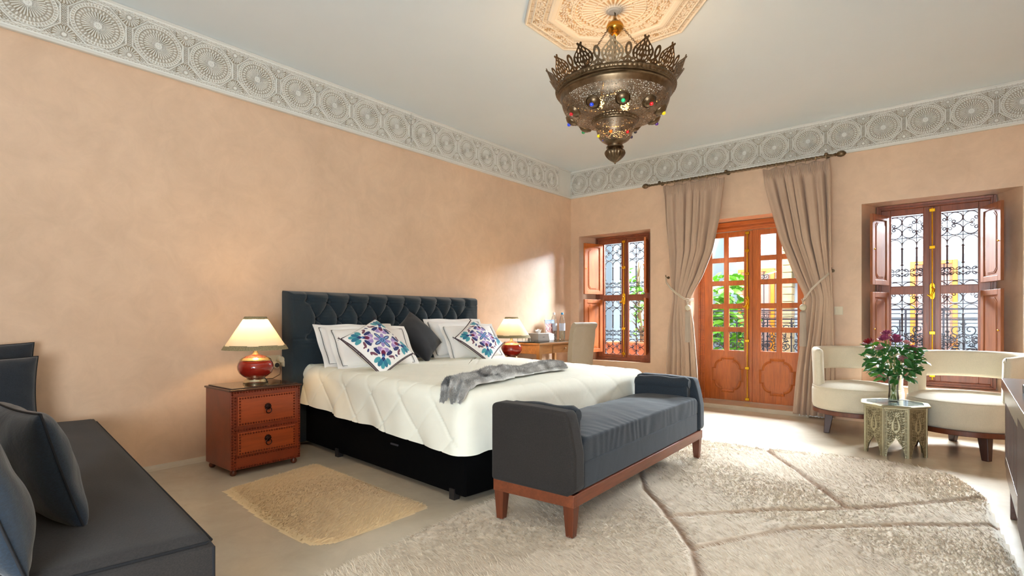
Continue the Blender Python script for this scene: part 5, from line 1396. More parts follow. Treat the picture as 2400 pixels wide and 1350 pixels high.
def rod():
    r = thing('curtain_rod', 'long twisted bronze curtain rod with acorn ends above the balcony door', 'curtain rod', (2.17, 6.06, 2.585))
    x0, x1 = 1.20, 3.14
    for k in range(3):
        m = MB(r); n = 240
        m.tube([(x0 + (x1 - x0) * i / n, 6.06 + 0.007 * math.cos(2 * PI * (i / n * 16 + k / 3)), 2.582 + 0.007 * math.sin(2 * PI * (i / n * 16 + k / 3))) for i in range(n + 1)], 0.0068, 6)
        m.build('twisted_strand', M_BRONZE, r, smooth=180)
    for x, s in ((x0, -1), (x1, 1)):
        m = MB(r); m.lathe([(0.012, -0.01), (0.018, 0.0), (0.012, 0.008), (0.024, 0.022), (0.030, 0.045), (0.026, 0.068), (0.012, 0.086), (0.0001, 0.092)], 20, T(x, 6.06, 2.582) @ roty(s * PI / 2)); m.build('finial', M_BRONZE, r, smooth=60)
    for x in (1.33, 2.10, 3.06):
        m = MB(r); m.tube([(x, 6.145, 2.60), (x, 6.09, 2.60), (x, 6.066, 2.575)], 0.007, 6); m.cyl(0, 0, 0, 0.008, 0.024, M=T(x, 6.148, 2.60) @ rotx(PI / 2)); m.sphere((x, 6.06, 2.60), 0.018, 10); m.build('bracket', M_BRONZE, r, smooth=60)
    for x in [1.42 + 0.095 * k for k in range(7)] + [2.52 + 0.09 * k for k in range(7)]:
        m = MB(r); m.tube([(x + 0.0, 6.06 + 0.019 * math.cos(a), 2.578 + 0.021 * math.sin(a)) for a in [2 * PI * k / 16 for k in range(16)]], 0.0022, 5, closed=True); m.tube([(x, 6.06, 2.558), (x, 6.055, 2.538)], 0.0018, 4); m.build('ring', M_SILVER, r, smooth=180)
rod()
sw = thing('light_switch', 'white square light switch on the wall beside the right curtain', 'switch', (3.150, 6.18, 1.03))
m = MB(sw); m.box(3.112, 6.171, 1.030, 3.186, 6.1795, 1.112); m.build('plate', M_PLASTIC, sw, bevel=0.002)
m = MB(sw); m.box(3.124, 6.166, 1.045, 3.144, 6.172, 1.095); m.build('rocker', M_PLASTIC, sw, bevel=0.002)

# ================================================================== CHANDELIER
def chandelier():
    ax, ay, zb = 2.398, 3.07, 1.975
    r = thing('chandelier', 'large pierced antique brass chandelier with leaf crown and coloured glass jewels', 'chandelier', (ax, ay, zb))
    LR = lambda pr: [(a, b - zb) for a, b in pr]
    n = 160
    def shell(name, prof, mat, pierce=None, parent=r, smooth=180, sub=6):
        pts = []
        for (a, b), (c_, d) in zip(prof, prof[1:]):
            for k in range(sub): pts.append((a + (c_ - a) * k / sub, b + (d - b) * k / sub))
        pts.append(prof[-1]); pts = np.array(pts); th = np.linspace(0, 2 * PI, n, endpoint=False)
        co_ = np.stack([pts[:, 0, None] * np.cos(th), pts[:, 0, None] * np.sin(th), (pts[:, 1] - zb)[:, None] + 0 * th], -1)
        o = npmesh(name, co_.reshape(-1, 3), gridfaces(len(pts), n, cv=True), mat, parent, smooth)
        if pierce:
            at = o.data.attributes.new('pierce', 'FLOAT', 'POINT')
            v = ((pts[:, 1] > pierce[0]) & (pts[:, 1] < pierce[1])).astype(np.float32)
            for z0, z1 in pierce[2]: v[(pts[:, 1] > z0) & (pts[:, 1] < z1)] = 0
            at.data.foreach_set('value', np.repeat(v[:, None], n, 1).ravel())
        return o
    def curve(pr, k=10):
        pr = np.array(pr); t = np.arange(len(pr)); tt = np.linspace(0, len(pr) - 1, k * (len(pr) - 1) + 1)
        out = []
        for q in tt:
            i = min(int(q), len(pr) - 2); f = q - i; p0, p1, p2, p3 = pr[max(i - 1, 0)], pr[i], pr[i + 1], pr[min(i + 2, len(pr) - 1)]
            out.append(tuple(0.5 * ((2 * p1) + (-p0 + p2) * f + (2 * p0 - 5 * p1 + 4 * p2 - p3) * f * f + (-p0 + 3 * p1 - 3 * p2 + p3) * f ** 3)))
        return out
    shell('bowl_rim', curve([(0.376, 2.468), (0.378, 2.458), (0.366, 2.450), (0.372, 2.444), (0.362, 2.438), (0.356, 2.428), (0.349, 2.400)], 4), M_BRONZE)
    big = curve([(0.349, 2.400), (0.338, 2.362), (0.320, 2.330), (0.290, 2.303), (0.244, 2.284), (0.192, 2.274), (0.150, 2.270)], 10)
    shell('bowl', big, M_PIERCE, (2.269, 2.398, ((2.362, 2.368),)), sub=2)
    small = curve([(0.134, 2.246), (0.126, 2.225), (0.118, 2.196), (0.106, 2.160), (0.090, 2.138), (0.070, 2.124)], 10)
    shell('lower_bowl', small, M_PIERCE, (2.128, 2.238, ((2.208, 2.211),)), sub=2)
    shell('collar', curve([(0.146, 2.264), (0.142, 2.252), (0.134, 2.246)], 4), M_BRONZE)
    shell('neck', [(0.070, 2.124), (0.052, 2.112), (0.046, 2.098), (0.056, 2.092), (0.056, 2.086), (0.044, 2.078)], M_BRONZE, smooth=50, sub=1)
    th = np.linspace(0, 2 * PI, 144, endpoint=False); pf = curve([(0.044, 2.078), (0.060, 2.062), (0.063, 2.044), (0.050, 2.020), (0.026, 1.996), (0.006, 1.983)], 8)
    co_ = np.array([[(a * (1 + 0.07 * abs(math.sin(8 * t_)) * min(1, a / 0.05)) * math.cos(t_), a * (1 + 0.07 * abs(math.sin(8 * t_)) * min(1, a / 0.05)) * math.sin(t_), b - zb) for t_ in th] for a, b in pf])
    npmesh('finial', co_.reshape(-1, 3), gridfaces(len(pf), 144, cv=True), M_BRONZE, r)
    m = MB(); m.sphere((0, 0, 0.004), 0.006, 8); m.build('tip', M_BRONZE, r, smooth=180)
    for nm, R_, z, rr, cnt in (('rope_ring', 0.374, 2.478, 0.0175, 84), ('rope_ring', 0.141, 2.272, 0.015, 40)):
        N = cnt * 6; Q = []
        for i in range(N):
            a = 2 * PI * i / N; k = rr * (0.80 + 0.20 * abs(math.cos(cnt * a / 2)) ** 0.6)
            Q.append([((R_ + k * math.cos(b)) * math.cos(a), (R_ + k * math.cos(b)) * math.sin(a), z - zb + k * 1.1 * math.sin(b)) for b in [2 * PI * j / 10 for j in range(10)]])
        npmesh(nm, np.array(Q).reshape(-1, 3), gridfaces(N, 10, True, True), M_BRONZE, r)
    # crown of pierced leaves
    half = [(0.004, -0.006), (0.022, 0.004), (0.042, 0.014), (0.056, 0.030), (0.066, 0.052), (0.067, 0.070), (0.060, 0.088), (0.046, 0.104), (0.029, 0.120), (0.016, 0.134), (0.0115, 0.142)]
    bump_ = [(0.016, 0.146), (0.018, 0.152), (0.0145, 0.158), (0.008, 0.158), (0.004, 0.152), (0.0, 0.149)]
    out = half + bump_; outer = out + [(-x, y) for x, y in out[::-1][1:]]
    def ell(cx, cy_, a, b, rot): return [(cx + a * math.cos(t_) * math.cos(rot) - b * math.sin(t_) * math.sin(rot), cy_ + a * math.cos(t_) * math.sin(rot) + b * math.sin(t_) * math.cos(rot)) for t_ in [2 * PI * k / 10 for k in range(10)]]
    hs = [ell(0, 0.090, 0.0042, 0.0095, 0), ell(0, 0.128, 0.003, 0.006, 0)]
    for s in (1, -1):
        for cx, cy_, a, b, ro in ((.017, .112, .0052, .0115, .45), (.038, .094, .0052, .0125, .55), (.049, .068, .0048, .0115, .05), (.043, .041, .0052, .0105, -.55), (.020, .085, .0046, .0095, .4), (.028, .061, .0050, .0105, .25), (.0115, .062, .0040, .0095, .25), (.022, .034, .0052, .0110, -.45), (.0105, .030, .0034, .0090, -.15), (.033, .020, .0045, .0060, -.9)):
            hs.append(ell(s * cx, cy_, a, b, s * ro))
    leaf = flat_shape(outer, hs, 0.003); leaf.materials.append(M_BRONZE)
    loop_o = [(0.010, 0.040)] + [(0.021 * math.cos(a) * (1.0), 0.078 + 0.038 * math.sin(a)) for a in [-1.15 + (PI + 2.3) * k / 16 for k in range(17)]] + [(-0.010, 0.040), (-0.022, 0.030), (-0.040, 0.034), (-0.040, 0.018), (-0.026, 0.014), (-0.027, 0.000), (-0.014, -0.006), (-0.006, 0.006), (0.006, 0.006), (0.014, -0.006), (0.027, 0.000), (0.026, 0.014), (0.040, 0.018), (0.040, 0.034), (0.022, 0.030)]
    lp = flat_shape(loop_o, [ell(0, 0.078, 0.0085, 0.021, 0), ell(0.010, 0.020, 0.003, 0.006, 0.7), ell(-0.010, 0.020, 0.003, 0.006, -0.7)], 0.003); lp.materials.append(M_BRONZE)
    up = Vector((0.078, 0, 0.118)).normalized(); X_ = Vector((0, 1, 0)); Z_ = X_.cross(up)
    B_ = Matrix.Identity(4)
    for i_, c_ in enumerate((X_, up, Z_)):
        for j_ in range(3): B_[j_][i_] = c_[j_]
    t0 = math.radians(-61 - 2)
    for k in range(14):
        for me, dt, rr, nm in ((leaf, 0, 0.366, 'crown_leaf'), (lp, 0.5, 0.370, 'crown_loop')):
            o = bpy.data.objects.new(nm, me); COL.objects.link(o); o.parent = r
            o.matrix_local = rotz(t0 + (k + dt) * 2 * PI / 14) @ T(rr, 0, 2.490 - zb) @ B_
    # domes with jewels
    jc = [(20, 60, 200), (10, 190, 120), (200, 16, 24), (226, 200, 20), (70, 20, 110), (30, 30, 40), (200, 16, 24), (10, 120, 60), (30, 60, 190), (180, 20, 30)]
    tb = math.radians(-61)
    for k in range(10):
        a = tb + math.radians(-27 + 36 * k); nrm = Vector((0.62, 0, -0.785)).normalized()
        X2 = Vector((0, 1, 0)); Y2 = nrm.cross(X2); MM = Matrix.Identity(4)
        for i_, c_ in enumerate((X2, Y2, nrm)):
            for j_ in range(3): MM[j_][i_] = c_[j_]
        F = rotz(a) @ T(0.293, 0, 2.303 - zb) @ MM
        m = MB(); m.lathe([(0.047, -0.008), (0.047, 0.001), (0.043, 0.005), (0.041, 0.001), (0.037, 0.008), (0.028, 0.016), (0.017, 0.021), (0.010, 0.023)], 32, F, caps=False); d = m.build('dome', M_BRONZE, r, smooth=50)
        m = MB(); m.sphere((0, 0, 0.026), 0.0130, 12, M=F); col_ = jc[k]
        m.build('jewel', jewel('jewel_%d' % k, col_), d, smooth=180)
    for k, c_ in enumerate(((230, 110, 10), (200, 16, 24), (40, 30, 60), (20, 120, 60), (30, 60, 190), (226, 200, 20))):
        a = tb + math.radians(-14 + 60 * k); m = MB(); m.sphere((0.110 * math.cos(a), 0.110 * math.sin(a), 2.163 - zb), 0.011, 10); m.build('jewel', jewel('small_jewel_%d' % k, c_), r, smooth=180)
    # suspension
    m = MB(); m.lathe([(0.010, 0.905), (0.030, 0.892), (0.052, 0.915), (0.058, 0.935), (0.050, 0.955), (0.030, 0.972), (0.016, 0.984), (0.010, 0.996)], 32); m.build('hub', metal('polished_brass', (200, 150, 60), 0.18), r, smooth=60)
    def chain(p, q, link=0.022, rr=0.0016):
        p, q = Vector(p), Vector(q); d = q - p; k = max(1, int(d.length / (link * 0.72)))
        rot = d.to_track_quat('Z', 'Y').to_matrix().to_4x4(); mm = MB()
        for i in range(k):
            c_ = p + d * ((i + .5) / k); R2 = T(*c_) @ rot @ rotz(PI / 2 * (i % 2))
            mm.tube([(0.0055 * math.cos(a), 0, link * 0.5 * math.sin(a)) for a in [2 * PI * j / 10 for j in range(10)]], rr, 4, closed=True, M=R2)
        return mm
    c = chain((0, 0, 0.990), (0, 0, 1.050), 0.034, 0.003).build('chain', M_BRONZE, r, smooth=180)
    for k in range(3):
        a = tb + math.radians(200 + 120 * k); e = (0.335 * math.cos(a), 0.335 * math.sin(a), 2.50 - zb); s_ = (0.045 * math.cos(a), 0.045 * math.sin(a), 0.93); mid = tuple(s_[i] * 0.45 + e[i] * 0.55 for i in range(3))
        chain(s_, mid).build('chain', M_BRONZE, r, smooth=180)
        m = MB(); m.tube([mid, tuple(mid[i] * .5 + e[i] * .5 - (0.02 if i == 2 else 0) for i in range(3)), e], [0.003, 0.012, 0.005], 6); m.build('hook', M_BRONZE, r, smooth=60)
    for k in range(3):
        a = tb + math.radians(20 + 120 * k); m = MB(); m.sphere((0.10 * math.cos(a), 0.10 * math.sin(a), 2.40 - zb), 0.028, 14, sz=1.3); m.build('bulb', emit('lamp_bulb', (255, 190, 90), 22), r, smooth=180)
    m = MB(); m.tube([(0, 0, 0.92), (0, 0, 2.46 - zb)], 0.006, 6)
    for k in range(3):
        a = tb + math.radians(20 + 120 * k); m.tube([(0, 0, 2.46 - zb), (0.10 * math.cos(a), 0.10 * math.sin(a), 2.45 - zb), (0.10 * math.cos(a), 0.10 * math.sin(a), 2.43 - zb)], 0.007, 6)
    m.build('lamp_holder', M_BRONZE, r, smooth=60)
    r.scale = (0.965, 0.965, 0.925)
    l = bpy.data.lights.new('chandelier_light', 'POINT'); l.energy = 6.5; l.color = (1.0, 0.70, 0.40); l.shadow_soft_size = 0.10
    o = bpy.data.objects.new('chandelier_light', l); COL.objects.link(o); o.location = (ax, ay, 2.41)
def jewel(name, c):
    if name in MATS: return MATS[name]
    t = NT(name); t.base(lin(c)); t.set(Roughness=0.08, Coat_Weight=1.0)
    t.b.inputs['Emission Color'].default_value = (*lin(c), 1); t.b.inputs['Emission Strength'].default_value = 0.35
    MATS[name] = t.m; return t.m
chandelier()

# ================================================================== ARMCHAIRS
def armchair(label, loc, rz, R=0.345):
    """local: opens towards -Y"""
    r = thing('armchair', label, 'armchair', loc, rz, 'cream round armchairs by the window')
    m = MB(); m.lathe([(0.0001, 0.195), (R - 0.03, 0.195), (R - 0.008, 0.205), (R, 0.24), (R + 0.002, 0.36), (R - 0.004, 0.388), (R - 0.014, 0.396), (R - 0.03, 0.402), (R - 0.07, 0.418), (R - 0.15, 0.430), (0.0001, 0.434)], 72, caps=False)
    s = m.build('seat', M_BOUCLE, r, smooth=60)
    m = MB(); m.tube([((R - 0.006) * math.cos(a), (R - 0.006) * math.sin(a), 0.393) for a in [2 * PI * k / 72 for k in range(72)]], 0.0045, 6, closed=True); m.build('piping', M_BOUCLE, s, smooth=180)
    m = MB(); m.lathe([(R - 0.028, 0.160), (R - 0.010, 0.160), (R - 0.006, 0.164), (R - 0.006, 0.196), (R - 0.028, 0.198)], 72, caps=False); m.lathe([(0.0001, 0.165), (R - 0.03, 0.165)], 48, caps=False); m.build('base_ring', M_WAL, r, smooth=40)
    for k in range(4):
        a = PI / 4 + k * PI / 2; c, s_ = math.cos(a), math.sin(a); m = MB(); w = 0.034
        cx, cy_ = 0.826 * R * c, 0.826 * R * s_; bx, by = 0.913 * R * c, 0.913 * R * s_; q = 0.022
        m.hexa([(bx - q, by - q, 0), (bx + q, by - q, 0), (bx + q, by + q, 0), (bx - q, by + q, 0), (cx - w, cy_ - w, 0.175), (cx + w, cy_ - w, 0.175), (cx + w, cy_ + w, 0.175), (cx - w, cy_ + w, 0.175)]); m.build('leg', M_DARKW, r, bevel=0.005)
    # wrap-around back
    a0, a1 = math.radians(-90 + 62), math.radians(270 - 62); N = 150; P_ = []
    armw = math.radians(30)
    for i in range(N + 1):
        a = a0 + (a1 - a0) * i / N; d = min(a - a0, a1 - a)
        st = float(sstep(armw - 0.03, armw + 0.03, d)); zb_ = 0.375 + 0.155 * st
        endr = min(1, d / 0.05); zt = 0.738 - 0.016 * (1 - float(sstep(0, 0.5, d)))
        rin, rout = R - 0.080, R - 0.010; sec = []
        er = math.sqrt(max(0, 1 - (1 - endr) ** 2)); th_ = (rout - rin) / 2 * (0.35 + 0.65 * er); rm = (rin + rout) / 2; zt = zt - 0.03 * (1 - er)
        rc = 0.028
        for cx, cz, b0 in ((th_ - rc, zt - rc, 0), (-th_ + rc, zt - rc, PI / 2), (-th_ + rc, zb_ + rc, PI), (th_ - rc, zb_ + rc, 3 * PI / 2)):
            for k in range(5):
                b = b0 + PI / 2 * k / 4; rr = rm + cx + min(rc, th_) * math.cos(b)
                flare = (cz - 0.4) * 0.04
                sec.append(((rr + flare) * math.cos(a), (rr + flare) * math.sin(a), cz + rc * math.sin(b)))
        P_.append(sec)
    m = MB(); m.grid(P_, cv=True); m.add(P_[0], [tuple(range(20))]); m.add(P_[-1], [tuple(range(20))]); m.build('backrest', M_BOUCLE, r, smooth=70)
    return r
armchair('cream round armchair with open back next to the right curtain', (3.365, 5.66, 0), math.radians(8))
armchair('cream round armchair with open back under the wide window, behind the metal table', (4.125, 5.375, 0), math.radians(-29), 0.382)

# ================================================================== OCTAGONAL TABLE
def side_table():
    H = 0.352; rho = 0.201; view = math.atan2(-4.98, 0.40); rot = view + math.radians(2.5)
    r = thing('side_table', 'octagonal embossed metal side table with arched feet in front of the armchairs', 'side table', (3.700, 4.945, 0))
    side = 2 * rho * math.sin(PI / 8); ap = rho * math.cos(PI / 8); hw = side / 2
    st = 0.0019; nu = int(side / st) + 1; nv = int(H / st) + 1
    U, V = np.meshgrid(np.linspace(-hw, hw, nu), np.linspace(0, H, nv), indexing='ij'); aU = np.abs(U)
    # pointed, cusped arch opening
    def arch_h(x): return np.where(x < 0.055, 0.110 * np.clip(1 - (x / 0.055) ** 1.9, 0, 1) ** 0.7 + 0.026 * np.clip(1 - x / 0.018, 0, 1) ** 1.2, 0)
    ah = arch_h(aU) + 0.005 * np.abs(np.sin(aU * 150)) * (aU > 0.010) * (aU < 0.052); open_ = (V < ah) & (aU < 0.0555)
    ins = hw - aU
    e = np.minimum(ins, H - V)
    h = np.where(e < 0.010, 1.0, 0.0)
    dots = (np.sin(V * 620) > 0) & (ins > 0.013) & (ins < 0.021); h = np.where(dots, 1, h)
    dt2 = (np.sin(U * 620) > 0) & (H - V > 0.012) & (H - V < 0.024) & (ins > 0.013); h = np.where(dt2, 1, h)
    h = np.where(((ins > 0.0225) & (ins < 0.0255)) & (V < H - 0.02), 0.8, h)
    ara = (np.sin(U * 210 + 2.4 * np.sin(V * 115)) * np.sin(V * 190 + 2.4 * np.cos(aU * 150)) > 0.05)
    h = np.where((ins > 0.0265) & (H - V > 0.026), ara * 0.75, h)
    lw = 0.034 * np.sin(np.clip((V - 0.165) / 0.145, 0, 1) * PI) ** 0.8 * np.clip(1.25 - (V - 0.165) / 0.145, 0, 1)
    h = np.where(aU < lw, 1.0, h); h = np.where((aU < lw * 0.42) & (V > 0.19), ara * 0.6, h)
    near = (V < ah + 0.010) & (aU < 0.062) & ~open_; h = np.where(near, 1.0, h)
    k = np.ones((3, 3)) / 9; hp = np.pad(h, 1, mode='edge'); h = sum(hp[i:i + nu, j:j + nv] * k[i, j] for i in range(3) for j in range(3))
    co_ = np.stack([np.full_like(U, 0.0) + h * 0.0024, U, V], -1).reshape(-1, 3); F = gridfaces(nu, nv)
    bad = open_.reshape(-1); F = F[~bad[F].any(1)]
    lo, hi = np.array(lin((96, 88, 66))), np.array(lin((166, 158, 128)))
    c = (lo + (hi - lo) * h[..., None]).reshape(-1, 3)
    MT = vcol('embossed_metal', 0.42); MT.node_tree.nodes['Principled BSDF'].inputs['Metallic'].default_value = 0.75
    xs = np.linspace(0.055, -0.055, 33); arc_ = [(float(x), float(max(0.0, arch_h(abs(x)) + 0.004))) for x in xs]
    outer = [(-hw, 0.0), (-0.0562, 0.0)] + [(-x, y) for x, y in arc_] + [(0.0562, 0.0), (hw, 0.0), (hw, H), (-hw, H)]
    back = flat_shape(outer, [], 0.006); back.materials.append(M_SILVER2)
    me = None
    for q in range(8):
        a = rot + q * PI / 4
        if me is None: o = npmesh('panel', co_, F, MT, r, None, c); me = o.data
        else: o = bpy.data.objects.new('panel', me); COL.objects.link(o); o.parent = r
        o.location = (ap * math.cos(a), ap * math.sin(a), 0); o.rotation_euler = (0, 0, a)
        b = bpy.data.objects.new('panel_back', back); COL.objects.link(b); b.parent = o
        b.matrix_local = T(-0.0035, 0, 0) @ Matrix(((0, 0, 1, 0), (1, 0, 0, 0), (0, 1, 0, 0), (0, 0, 0, 1)))
        va = a + PI / 8; m = MB(); m.cyl(rho * math.cos(va), rho * math.sin(va), 0, H, 0.006, n=8); m.build('corner_bead', M_SILVER2, r, smooth=60)
    def octo(R_, z): return [(R_ * math.cos(rot + PI / 8 + k * PI / 4), R_ * math.sin(rot + PI / 8 + k * PI / 4), z) for k in range(8)]
    m = MB(); m.grid([octo(rho + 0.004, H), octo(rho + 0.026, H + 0.006), octo(rho + 0.028, H + 0.014), octo(rho + 0.020, H + 0.019), octo(rho - 0.012, H + 0.019), octo(rho - 0.014, H + 0.015)], cv=True); m.add(octo(rho + 0.004, H), [tuple(range(8))[::-1]])
    tp = m.build('top_frame', M_SILVER2, r)
    m = MB(); m.add(octo(rho - 0.012, H + 0.0165) + octo(rho - 0.012, H + 0.0175), [tuple(range(8))[::-1], tuple(range(8, 16))] + [(i, (i + 1) % 8, (i + 1) % 8 + 8, i + 8) for i in range(8)])
    m.build('mirror_top', plain('silvered_glass', (150, 172, 172), 0.09, 0.35, var=0.12, nscale=30, bump=0.02), r)
    m = MB(); pts = octo(rho - 0.018, H + 0.0178); m.tube(pts, 0.0012, 4, closed=True); m.build('inlay_line', M_DARKP, tp)
    return r
M_SILVER2 = metal('nickel_brass', (164, 158, 132), 0.36, 0.1)
side_table()

def vase():
    ZT = 0.3695
    vx, vy = 3.690, 4.990
    r = thing('rose_bouquet', 'pink and red roses with green leaves in a glass vase on the octagonal table', 'flowers', (vx, vy, ZT))
    m = MB(); m.lathe([(0.0001, 0.0), (0.030, 0.0), (0.034, 0.004), (0.035, 0.03), (0.031, 0.07), (0.030, 0.11), (0.034, 0.155), (0.042, 0.195), (0.0405, 0.195), (0.0325, 0.155), (0.0285, 0.11), (0.0295, 0.07), (0.033, 0.03), (0.031, 0.014), (0.0001, 0.013)], 36, caps=False)
    m.build('vase', glass('vase_glass', (0.93, 0.96, 0.96), gloss=0.3), r, smooth=60)
    m = MB(); m.lathe([(0.030, 0.015), (0.0325, 0.03), (0.029, 0.07), (0.028, 0.10)], 32); m.build('water', M_WATER, r, smooth=60)
    rg = random.Random(11); Rv = Vector((0.769, 0.639, 0)); Fv = Vector((-0.639, 0.769, 0))
    heads = [(-0.190, 0.45, 0.0, 'r'), (-0.085, 0.475, -0.02, 'p'), (-0.045, 0.485, 0.03, 'p'), (-0.010, 0.46, -0.04, 'p'), (0.020, 0.485, 0.0, 'p'), (0.000, 0.515, 0.07, 'p'), (0.085, 0.445, -0.02, 'k'), (0.145, 0.400, 0.0, 'p'), (0.192, 0.368, 0.01, 'p'), (-0.125, 0.405, -0.03, 'k'), (-0.03, 0.33, -0.14, 'k')]
    cols = {'r': plain('red_petal', (130, 12, 26), 0.55, bump=0), 'p': plain('mauve_petal', (150, 66, 104), 0.55, var=0.15, bump=0), 'k': plain('blush_petal', (190, 130, 134), 0.55, var=0.12, bump=0)}
    STEM = plain('stem_green', (116, 132, 44), 0.5, bump=0); LF = plain('rose_leaf', (50, 108, 46), 0.42, var=0.4, nscale=18, bump=0.05)
    for dx, dz, dy, c in heads:
        p = Rv * dx + Fv * dy + Vector((0, 0, dz)); a = rg.uniform(0, 2 * PI); b = Vector((0.018 * math.cos(a), 0.018 * math.sin(a), 0.018))
        m = MB(); m.tube([b, Vector((-b.x * .6, -b.y * .6, 0.10)), Vector((p.x * .12, p.y * .12, 0.19)), p * 0.55 + Vector((0, 0, 0.10)), p], 0.0028, 5); stm = m.build('stem', STEM, r, smooth=180)
        m = MB(); s = 0.043 if c != 'k' else 0.035; ax = (p - Vector((0, 0, 0.15))).normalized(); Q = T(*p) @ ax.to_track_quat('Z', 'Y').to_matrix().to_4x4()
        for ring, (cnt, rr, tilt, hh) in enumerate(((3, .20, .1, .62), (5, .45, .2, .60), (6, .72, .35, .52), (7, .95, .6, .40))):
            for k in range(cnt):
                a = 2 * PI * k / cnt + ring * .7 + rg.uniform(-.1, .1); w_ = 0.62 - 0.04 * ring; G_ = []
                for i in range(5):
                    v_ = i / 4; row = []
                    for j in range(5):
                        u_ = -1 + j / 2; ang = a + u_ * w_ * (1.25 if ring < 2 else .8) * math.sin(PI * (0.15 + 0.7 * v_)) ; ra = rr * (0.35 + 0.65 * math.sin(v_ * PI * .5)) + max(0, v_ - .7) * tilt * 0.5
                        row.append((s * ra * math.cos(ang), s * ra * math.sin(ang), s * (hh * 1.5 * v_ - 0.3 - 0.12 * u_ * u_ * v_ - (0.25 * tilt * v_ * v_))))
                    G_.append(row)
                m.grid(G_, M=Q)
        m.build('rose', cols[c], r, smooth=180, label={'r': 'deep red rose at the far left of the bunch', 'p': 'mauve pink rose', 'k': 'pale blush rose'}[c])
    lf = MB()
    for k in range(330):
        a = rg.uniform(0, 2 * PI); hh = rg.uniform(0.17, 0.42); rad_ = (0.05 + 0.13 * math.sin(min(1, (hh - .12) / .2) * PI * .5)) * rg.uniform(.35, 1.0)
        p = (rad_ * math.cos(a), rad_ * math.sin(a), hh); s = rg.uniform(0.045, 0.075)
        Q = T(*p) @ rotz(a + rg.uniform(-.9, .9)) @ roty(rg.uniform(-.7, .9)) @ rotx(rg.uniform(-.9, .9))
        lf.add([(0, 0, 0), (s * .28, s * .24, .004), (s * .65, s * .26, .003), (s, 0, -.004), (s * .65, -s * .26, .003), (s * .28, -s * .24, .004), (s * .5, 0, -.002)], [(0, 1, 6), (1, 2, 6), (2, 3, 6), (3, 4, 6), (4, 5, 6), (5, 0, 6)], Q)
    o = lf.build('foliage', LF, r); o['kind'] = 'stuff'
    for dx, dz in ((-0.170, .29), (-0.165, .245), (-0.155, .205), (0.175, .30), (0.195, .235), (0.150, .20), (0.118, .165), (-0.14, .44), (0.13, .27), (-0.12, .17)):
        p = Rv * dx * .72 + Vector((0, 0, dz)); d = math.atan2(Rv.y, Rv.x) + (0 if dx > 0 else PI); s = 0.075
        Q = T(*p) @ rotz(d) @ roty(0.15) @ rotx(0.9); m = MB()
        m.add([(0, 0, 0), (s * .25, s * .22, .004), (s * .6, s * .26, .003), (s, 0, -.006), (s * .6, -s * .26, .003), (s * .25, -s * .22, .004), (s * .5, 0, -.003)], [(0, 1, 6), (1, 2, 6), (2, 3, 6), (3, 4, 6), (4, 5, 6), (5, 0, 6)], Q)
        m.build('leaf', LEAF2, r)
LEAF2 = plain('bright_rose_leaf', (84, 150, 44), 0.42, var=0.2, bump=0)
vase()

# ================================================================== CABINET AT THE RIGHT EDGE
def cabinet():
    r = thing('media_cabinet', 'dark wooden low cabinet with slatted front at the right edge', 'cabinet', (4.58, 3.28, 0))
    X0, X1 = 4.272, 4.90
    m = MB(r); m.box(X0 - 0.012, 2.46, 0.607, X1, 4.12, 0.662); m.build('top', M_DARKY, r, bevel=0.003)
    m = MB(r); m.box(X0 + 0.02, 2.50, 0.195, X1, 4.06, 0.60); m.build('carcass', M_DARKW, r, bevel=0.003)
    m = MB(r); frame_yz(m, X0 + 0.001, X0 + 0.02, 3.06, 4.07, 0.185, 0.590, 0.055); d = m.build('door', M_DARKY, r, bevel=0.002)
    for k in range(9):
        y = 3.13 + 0.100 * k; m = MB(r); m.box(X0 + 0.003, y, 0.240, X0 + 0.0195, y + 0.078, 0.535); m.build('slat', M_DARKW, d, bevel=0.004)
    m = MB(r); m.box(X0 - 0.004, 2.47, 0.14, X1, 3.052, 0.598); m.build('side_block', M_DARKW, r, bevel=0.003)
    m = MB(r); m.box(X0 + 0.004, 2.50, 0.13, X1 - 0.02, 4.03, 0.19); m.build('plinth_rail', M_DARKY, r, bevel=0.003)
    for x in (X0 + 0.004, X1 - 0.06):
        for y in (2.56, 3.66): m = MB(r); m.box(x, y, 0, x + 0.05, y + 0.05, 0.13); m.build('leg', M_DARKY, r, bevel=0.002)
def frame_yz(mb, x0, x1, y0, y1, z0, z1, w):
    mb.box(x0, y0, z0, x1, y0 + w, z1); mb.box(x0, y1 - w, z0, x1, y1, z1); mb.box(x0, y0 + w, z0, x1, y1 - w, z0 + w); mb.box(x0, y0 + w, z1 - w, x1, y1 - w, z1)
cabinet()
m = MB(); m.box(4.302, 3.20, 0.6625, 4.42, 3.37, 0.700); tag(m.build('black_box', M_DARKP, bevel=0.003), 'small black box lying on the dark cabinet top', 'box')

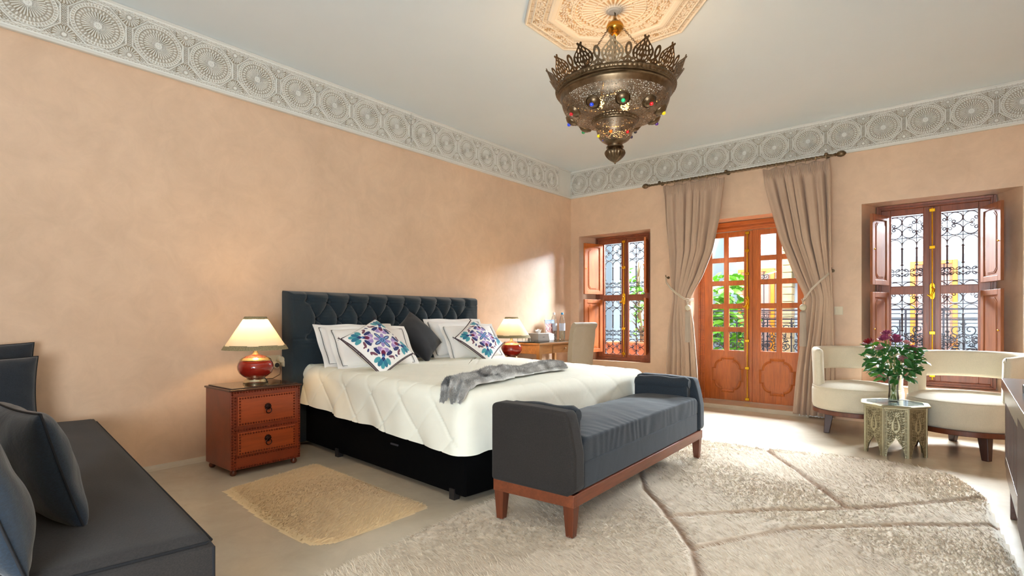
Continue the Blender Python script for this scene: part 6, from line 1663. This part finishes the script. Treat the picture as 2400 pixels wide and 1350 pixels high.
# ================================================================== DAYBED AND ITS CUSHIONS
def daybed():
    r = thing('daybed', 'charcoal upholstered daybed in the near left corner', 'sofa', (1.27, 0.20, 0), math.radians(-6.8))
    x0, x1, y0, y1 = -1.13, 1.22, -0.78, 0.565
    def rb(name, b, mat, bv=0.03, par=r):
        m = MB(); m.box(*b); return m.build(name, mat, par, bevel=bv, seg=4, smooth=40)
    rb('base', (x0, y0, 0.02, x1, y1, 0.24), M_CHAR, 0.02)
    # seat pad with softly rounded edges and shallow wrinkles
    n1, n2 = 120, 80; a = np.linspace(0, 1, n1); b = np.linspace(0, 1, n2); A_, B_ = np.meshgrid(a, b, indexing='ij')
    X = x0 + (x1 - x0) * A_; Y = y0 + (y1 - y0) * B_; d = np.minimum(np.minimum(X - x0, x1 - X), np.minimum(Y - y0, y1 - Y)); rr = 0.035
    z = 0.42 - rr + rr * np.sqrt(np.clip(1 - (1 - np.clip(d / rr, 0, 1)) ** 2, 0, 1)); P3 = np.stack([X, Y, X * 0], -1)
    z = z + (nz(P3, 7, 2) * 0.003 + 0.002 * np.sin(Y * 30 + 3 * np.sin(X * 4))) * np.clip(d / 0.1, 0, 1)
    npmesh('seat_pad', np.stack([X, Y, z], -1).reshape(-1, 3), gridfaces(n1, n2), M_CHAR, r)
    m = MB(); m.grid([[(x0, y0, zz), (x1, y0, zz), (x1, y1, zz), (x0, y1, zz)] for zz in (0.23, 0.386)], cv=True); m.build('seat_side', M_CHAR, r)
    e = 0.004; pts = [(x1 - e, y0 + .02, .398), (x1 - e, y1 - .02, .398), (x1 - .02, y1 - e, .398), (x0 + .02, y1 - e, .398)]
    m = MB(); m.tube(pts, 0.0042, 6); m.build('piping', M_CHARP, r, smooth=180)
    m = MB(); m.tube([(x1 - 0.0005, y1 - 0.003, .03), (x1 - 0.0005, y1 - 0.003, .385)], 0.004, 6); m.build('piping', M_CHARP, r, smooth=180)
    rb('backrest', (x0, y0 - 0.12, 0.02, x1 - 0.1, y0 + 0.10, 0.80), M_CHAR, 0.04)
M_CHARP = fabric('charcoal_piping', (16, 17, 22), sheen=0.0)
daybed()
M_CUSHB = fabric('slate_blue_weave', (17, 32, 46), weave=420, bump=0.5, fold=0.2)
M_CUSHG = fabric('grey_blue_weave', (26, 32, 40), weave=460, bump=0.4)
def sofa_cushion(label, loc, rz, tilt, w, h, t_, mat, seed, roll=0.0):
    r = thing('sofa_cushion', label, 'cushion', (0, 0, 0), group='cushions on the daybed')
    cushion('cover', w, h, t_, mat, r, 56, 0.06, 0.010, seed=seed)
    m = MB(); m.tube(edge_loop(w * 1.002, h * 1.002, 0.06, 30), 0.0032, 5, closed=True); m.build('seam', M_CHARP, r, smooth=180)
    set_pose(r, loc, rz, tilt, roll); return r
sofa_cushion('grey blue cushion leaning on the wall at the far end of the daybed, in front', (0.315, 0.385, 0.600), PI / 2 - 0.12, -0.22, 0.46, 0.40, 0.15, M_CUSHG, 1.0)
sofa_cushion('grey blue cushion with a pointed corner behind the other at the far end', (0.135, 0.400, 0.655), PI / 2 - 0.05, -0.15, 0.46, 0.42, 0.13, M_CUSHG, 2.0)
sofa_cushion('dark slate blue cushion standing in the middle of the daybed', (2.01, 0.335, 0.578), PI + 0.10, -0.28, 0.44, 0.35, 0.13, M_CUSHB, 3.0)
sofa_cushion('slate blue cushion with ribbed weave nearest the camera on the daybed', (2.29, 0.165, 0.618), PI + 0.05, -0.30, 0.48, 0.44, 0.15, M_CUSHB, 4.0)
